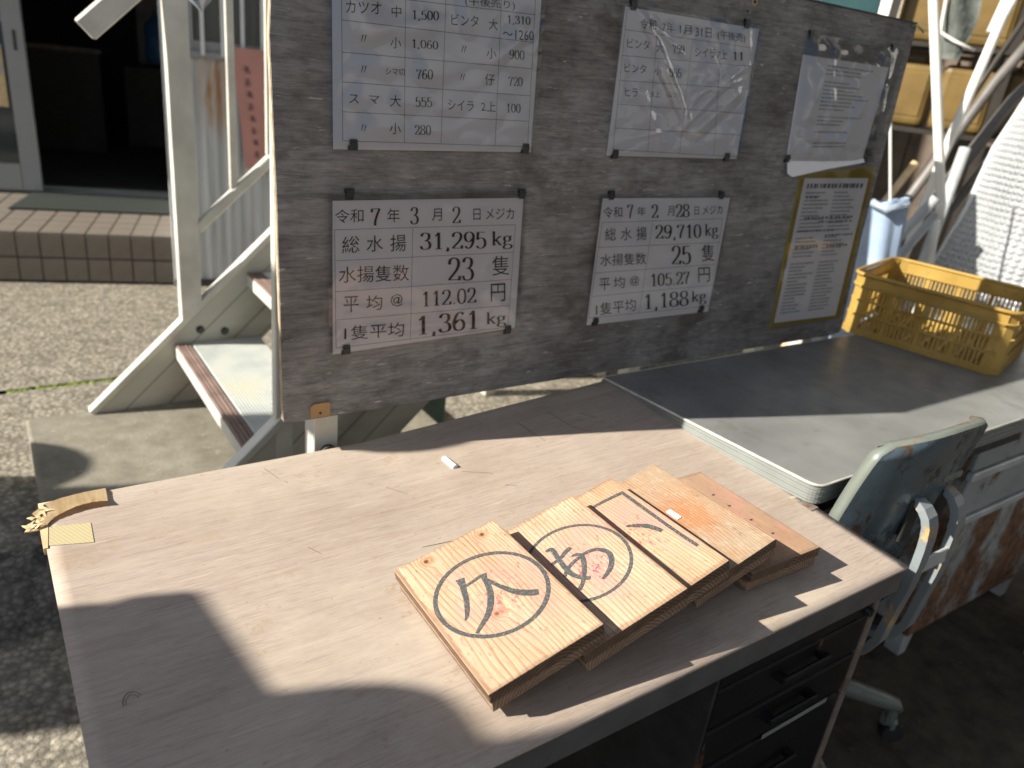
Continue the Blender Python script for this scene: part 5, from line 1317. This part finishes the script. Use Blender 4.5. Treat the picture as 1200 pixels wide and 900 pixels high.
# ------------------------------------------------------------------ store of pipes and crates at the right
PH = rad(30.0); NF = Vector((math.cos(PH), math.sin(PH), 0)); NR = Vector((math.sin(PH), -math.cos(PH), 0))
def Fp(a, D, z): v = NF*D + NR*a; return Vector((v.x, v.y, z))
def build_store():
    ang = math.atan2(NR.y, NR.x)
    # backing shed of boards
    T = empty('store_shed', 'dark shed wall of grey brown boards behind the stored pipes', 'shed', Fp(0.2, 5.3, 0), (0, 0, ang))
    g = G(); g.box((0, 0, 0), (.178, .022, 2.9), .002); p0 = g.done('board', MT['planks'], T)
    for k in range(17):
        loc = (-.55+.182*k, .004*h2(k), 0)
        if k == 0: p0.location = loc
        else: mesh_copy(p0, T, loc, scale=(1, 1, 1-.02*h2(k, 3)))
    g = G(); g.box((-.7, .024, 0), (2.7, .06, 2.9)); g.done('back_frame', MT['darkroom'], T)
    g = G(); g.box((-.75, -1.15, 2.92), (2.8, .1, 2.98)); g.done('roof', MT['teal'], T)
    # rack of ochre containers
    T = empty('container_rack', 'dark steel rack holding ochre yellow plastic containers', 'rack', Fp(.30, 4.45, 0), (0, 0, ang))
    for x in (-.52, .02, .58, 1.1):
        g = G(); g.box((x-.02, -.02, 0), (x+.02, .02, 2.2)); g.done('upright', MT['darksteel'], T)
    for z in (1.18, 1.56, 1.98):
        g = G(); g.box((-.55, -.03, z-.02), (1.15, .35, z)); g.done('shelf', MT['darksteel'], T)
    first = None
    e0 = None; k = 0
    labs = {}
    for row, z in enumerate((1.18, 1.56)):
        for c in range(6):
            x = -.50+.265*c; pos = Fp(.30, 4.45, 0) + NR*x + NF*.05
            lab = ('ochre container on the %s shelf of the rack, %s' % (('lower', 'upper')[row], ('first from the left', 'second from the left', 'third from the left', 'fourth from the left', 'fifth from the left', 'last at the right')[c]))
            if e0 is None:
                e0 = empty('ochre_container', lab, 'container', (pos.x, pos.y, z), (0, 0, ang), 'ochre plastic containers on the rack')
                g = G(); g.box((0, 0, 0), (.245, .24, .30), .035, seg=3); g.done('body', MT['ochre'], e0)
                g = G(); g.tube([(.06, .12, .295), (.06, .12, .335), (.18, .12, .335), (.18, .12, .295)], .012, 8); g.done('handle', MT['ochre'], e0, smooth=True)
                g = G(); g.box((.03, -.004, .05), (.215, .004, .25), .01); g.done('front_panel', MT['ochre'], e0)
            else:
                c2 = e0.copy(); COL.objects.link(c2); c2.location = (pos.x, pos.y, z); c2['label'] = lab
                for ch in list(e0.children):
                    cc = ch.copy(); COL.objects.link(cc); cc.parent = c2
    # white pipes
    def pipe(pts, r, mt, label, group='pipes leaning in the store'):
        g = G(); g.tube(pts, r, 12); tag(g.done('pipe', MT[mt], smooth=True), label, 'pipe', group)
    pipe([Fp(-.047-.043, 3.2, 1.62+.60), Fp(-.047, 3.2, 1.62), Fp(.170, 3.2, .978), Fp(.175, 3.2, .93)], .0165, 'whitepvc', 'thick white pipe standing almost upright above the yellow crate')
    pipe([Fp(.172, 3.2, .95), Fp(.192, 3.16, .80), Fp(.200, 3.1, .0)], .011, 'whitepvc', 'thin white pipe below the thick upright one, behind the yellow crate')
    pipe([Fp(.252, 3.35, 1.95), Fp(.176, 3.32, 1.60), Fp(.128, 3.28, 1.12), Fp(.10, 3.2, .65), Fp(.06, 3.15, 0)], .016, 'whitepvc', 'white pipe leaning diagonally to the right across the rack')
    pipe([Fp(.20, 3.55, 1.80), Fp(.165, 3.5, 1.56)], .018, 'whitepvc', 'short white pipe end beside the top of the diagonal pipe')
    pipe([Fp(.52, 3.9, 2.0), Fp(.24, 3.7, 1.40), Fp(.05, 3.5, .90), Fp(-.2, 3.3, .0)], .020, 'greypvc', 'dark pipe leaning just behind the white diagonal pipe')
    pipe([Fp(.70, 4.0, 1.95), Fp(.33, 3.8, 1.35), Fp(.12, 3.6, .85), Fp(-.1, 3.4, .0)], .024, 'greypvc', 'thick dark pipe leaning further right under the shed roof')
    pipe([Fp(.62, 3.8, 1.75), Fp(.36, 3.7, 1.25), Fp(.20, 3.6, .85), Fp(.08, 3.5, .0)], .016, 'greypvc', 'thin dark pipe crossing in front of the bubble sheeting')
    pipe([Fp(.40, 4.1, 2.0), Fp(.18, 4.0, 1.3), Fp(.03, 3.9, .75), Fp(-.12, 3.8, .0)], .012, 'darksteel', 'thin brown rod leaning against the rack')
    pipe([Fp(.14, 3.0, 1.02), Fp(.02, 3.0, .78), Fp(-.10, 2.95, .45), Fp(-.2, 2.9, .0)], .017, 'trim', 'bright metal pipe end slanting beside the blue bag')
    pipe([Fp(.16, 3.1, .96), Fp(.05, 3.1, .70), Fp(-.10, 3.05, .3), Fp(-.18, 3.0, .0)], .015, 'trim', 'second bright metal pipe slanting beside the blue bag')
    pipe([Fp(.05, 3.3, 1.10), Fp(-.05, 3.2, .86), Fp(-.2, 3.1, .4), Fp(-.3, 3.0, .0)], .014, 'veneer', 'tan wooden pole end slanting above the blue bag')
    pipe([Fp(.21, 3.6, 1.16), Fp(.19, 3.5, .7), Fp(.17, 3.4, .0)], .022, 'trim', 'pale grey pipe behind the bubble sheeting')
    # tarp scrap with white cord
    e = empty('hanging_tarp', 'grey green scrap of tarp hanging on a white cord from the rack', 'tarp', Fp(.06, 4.0, 1.60), (0, 0, ang))
    g = G(); g.grid(8, 10, lambda u, v: ((u-.5)*.17*(.5+.5*v if v < .6 else .8-.4*(v-.6)), .02*math.sin(u*6+v*4), -.12+.26*v)); bmesh.ops.solidify(g.bm, geom=list(g.bm.faces), thickness=.003); g.done('cloth', MT['tarp'], e, smooth=True)
    g = G(); g.tube([(-.06, -.02, .35), (-.075, -.02, .12), (-.06, -.02, -.02), (0, -.03, -.05), (.09, -.03, -.08)], .007, 8); g.done('cord', MT['whitepvc'], e, smooth=True)
    # blue plastic bag with string
    e = empty('blue_plastic_bag', 'pale blue translucent plastic bag hanging on a white string beside the board', 'bag', Fp(.0, 2.7, .82), (0, 0, ang))
    def bag(u, v):
        a = u*2*math.pi; r = .050+.035*(1-v)+.008*math.sin(a*5+v*3)
        return (r*math.cos(a)+.03*(1-v), r*.6*math.sin(a), -.36+.56*v + .018*math.cos(a)*v)
    g = G(); g.grid(28, 10, bag); g.done('bag', MT['blueplastic'], e, smooth=True)
    g = G(); g.tube([(-.045, -.03, .19), (0, -.05, .175), (.055, -.02, .205)], .012, 8); g.done('rolled_hem', MT['foil'], e, smooth=True)
    g = G(); g.tube([(.01, 0, .18), (-.05, 0, .39), (-.11, 0, .60)], .004, 8); g.done('string', MT['whitepvc'], e)
    # silver bubble sheeting roll, slanted
    e = empty('bubble_sheeting', 'silver bubble sheeting draped in a slanting bundle behind the yellow crate', 'sheeting', (0, 0, 0))
    def roll(u, v):
        # v from floor (0) to top (1); left edge slants right going up
        D = 3.0; z = .25 + 1.25*v
        left = .185 + .10*v + .05*v*v; a = math.pi*(.98-.96*u)
        R = .42-.10*v
        c = left + R
        wob = .012*math.sin(u*17+v*4)+.008*math.sin(v*19)
        return Fp(c+(R+wob)*math.cos(a), D+.30-(R*.55+wob)*math.sin(a), z)
    g = G(); g.grid(60, 40, roll, uv=True); bmesh.ops.solidify(g.bm, geom=list(g.bm.faces), thickness=.008); g.done('sheet', MT['roll'], e, smooth=True)
    g = G(); g.tube([roll(0, v/12.) for v in range(13)], .010, 8); g.done('rolled_edge', MT['roll'], e, smooth=True)
    # teal and white panels above the board
    g = G(); M = Matrix.Translation(Fp(-.75, 5.0, 0)) @ Matrix.Rotation(ang, 4, 'Z'); g.box((-.4, 0, 0), (.42, .04, 2.2), 0, M); tag(g.done('teal_panel', MT['teal']), 'teal painted panel rising just above the board', 'panel')
    g = G(); M = Matrix.Translation(Fp(-.31, 4.8, 0)) @ Matrix.Rotation(ang, 4, 'Z'); g.box((0, 0, 0), (.13, .04, 2.3), 0.005, M); tag(g.done('white_board', MT['foam']), 'bright white upright board between teal panel and ochre rack', 'board')
build_store()

# ------------------------------------------------------------------ things added outside the frame (cast shade, reflect light)
SA = rad(SUN_AZ)
def offscreen():
    tl = -math.tan(SA)
    # added tall cabinet out of view, shades the stair and pavement
    e = empty('cold_cabinet', 'tall white cold store cabinet beyond the left edge', 'cabinet', (-2.35, 1.70-(-2.35)*tl, 0), (0, 0, SA))
    g = G(); g.box((-.6, -.335, .05), (0, .335, 2.65), .02); g.done('body', MT['foam'], e)
    g = G(); g.box((.001, -.32, .15), (.02, .32, 2.5), .006); g.done('door', MT['whitesash'], e)
    # added tub and ball out of view, shaped to shade the slab
    e = empty('fish_tub', 'blue fish tub standing beyond the left edge', 'tub', (-1.60, 2.12-(-1.60)*tl, 0), (0, 0, SA))
    g = G(); g.box((-.5, -.22, 0), (0, .26, 1.05), .05, seg=3); g.done('body', MT['bluetub'], e)
    g = G(); bmesh.ops.create_uvsphere(g.bm, u_segments=24, v_segments=16, radius=.17); o = g.done('float', MT['buoy'], smooth=True)
    g = G(); g.box((-.10, -.1, 0), (.1, .1, .12)); g.bm.free()
    o.location = (-1.82, 2.16+1.82*tl, 1.22); tag(o, 'orange fishing float resting on the blue tub', 'float')
    # added box stack and sacks out of view, shaped to shade the desk
    for k in range(5):
        foam_box((-1.473, .716, .32*k), rad(8), (.62, .86, .319), 'white foam fish box, %s in the stack beyond the left edge' % ('lowest', 'second', 'middle', 'fourth', 'topmost')[k], 'white foam fish boxes')
    for lab, lo, hi in (('lower cream sack lying on the foam box stack', (-1.95, .0, 1.601), (-1.40, .628, 1.85)), ('upper cream sack lying on the lower sack', (-1.93, .0, 1.851), (-1.58, .532, 2.10))):
        g = G(); g.box((lo[0], lo[1], lo[2]), (hi[0], hi[1], hi[2]), .055, seg=4)
        o = g.done('sack', MT['sack'], smooth=True); o.matrix_world = Matrix.Translation((0, 0, 0)) @ Matrix.Rotation(SA, 4, 'Z')
        # across-sun coordinate c is measured at x = 0
        sh_ = Vector((0, 0, 0)); sc_ = math.cos(SA)
        for v in o.data.vertices:
            x, c = v.co.x, v.co.y; wx, wy = x, c + (-x)*tl*1.0; q = Matrix.Rotation(-SA, 4, 'Z') @ Vector((wx, wy, v.co.z)); v.co = q
        tag(o, lab, 'sack')
    # added ball on a pole out of view, shades the desk back
    e = empty('pole_float', 'orange float on a thin pole beyond the left edge', 'float', (-.70, 1.195+.70*tl, 0))
    g = G(); g.tube([(0, 0, 0), (0, 0, 1.48)], .012, 10); g.done('pole', MT['greypvc'], e)
    g = G(); bmesh.ops.create_uvsphere(g.bm, u_segments=24, v_segments=16, radius=.085, matrix=Matrix.Translation((0, 0, 1.52))); g.done('ball', MT['buoy'], e, smooth=True)
    # added white lorry out of view, bounces sunlight and gives sleeve glints
    e = empty('box_lorry', 'white box lorry parked on the yard behind the photographer', 'lorry', (7.2, -1.0, 0), (0, 0, rad(52)))
    g = G(); g.box((-1.7, -1.1, .75), (1.5, 1.1, 3.0), .03); g.done('cargo_box', MT['foam'], e)
    g = G(); g.box((1.6, -1.05, .5), (3.0, 1.05, 2.4), .12, seg=3); cb = g.done('cab', MT['whitesash'], e)
    g = G(); g.box((2.2, 1.052, 1.45), (2.85, 1.06, 2.15), .003); w_ = g.done('side_window', MT['glass']); w_.parent = cb
    g = G(); g.box((-1.6, -.5, .5), (2.9, .5, .74)); g.done('chassis', MT['darksteel'], e)
    for wx in (-1.0, 2.2):
        for wy in (-.95, .95):
            g = G(); g.tube([(wx, wy-.13, .46), (wx, wy+.13, .46)], .46, 28); w_ = g.done('wheel', MT['rubber'], e)
            g = G(); g.tube([(wx, wy-.14, .46), (wx, wy+.14, .46)], .24, 20); r_ = g.done('rim', MT['trim']); r_.parent = w_
    # added roof out of view, cuts sky light over the right side
    e = empty('awning', 'corrugated awning on thin posts over the yard behind and right of the photographer', 'awning', (2.7, -1.1, 0))
    g = G(); g.box((-1.8, -2.0, 2.50), (1.8, 2.0, 2.54)); g.done('roof_sheet', MT['greypvc'], e)
    for px_, py_ in ((-1.75, -1.9), (1.75, -1.9), (1.75, 1.3), (-1.75, -.6)):
        g = G(); g.box((px_-.03, py_-.03, 0), (px_+.03, py_+.03, 2.5)); g.done('post', MT['darksteel'], e)
    # added pale shed behind the camera, fills and reflects in the sleeves
    e = empty('quay_shed', 'long pale quay shed behind the photographer', 'building', (0, -7.5, 0))
    g = G(); g.box((-14, -4, 0), (16, 0, 3.6)); g.done('wall', MT['shed'], e)
    g = G(); g.box((-14.4, -4.4, 3.6), (16.4, .4, 3.85)); g.done('roof', MT['sash'], e)
    for k in range(6):
        g = G(); g.box((-12+4.4*k, .0, .05), (-9.4+4.4*k, .03, 2.6)); g.done('shutter', MT['bluetub' if k % 2 else 'trim'], e)
offscreen()
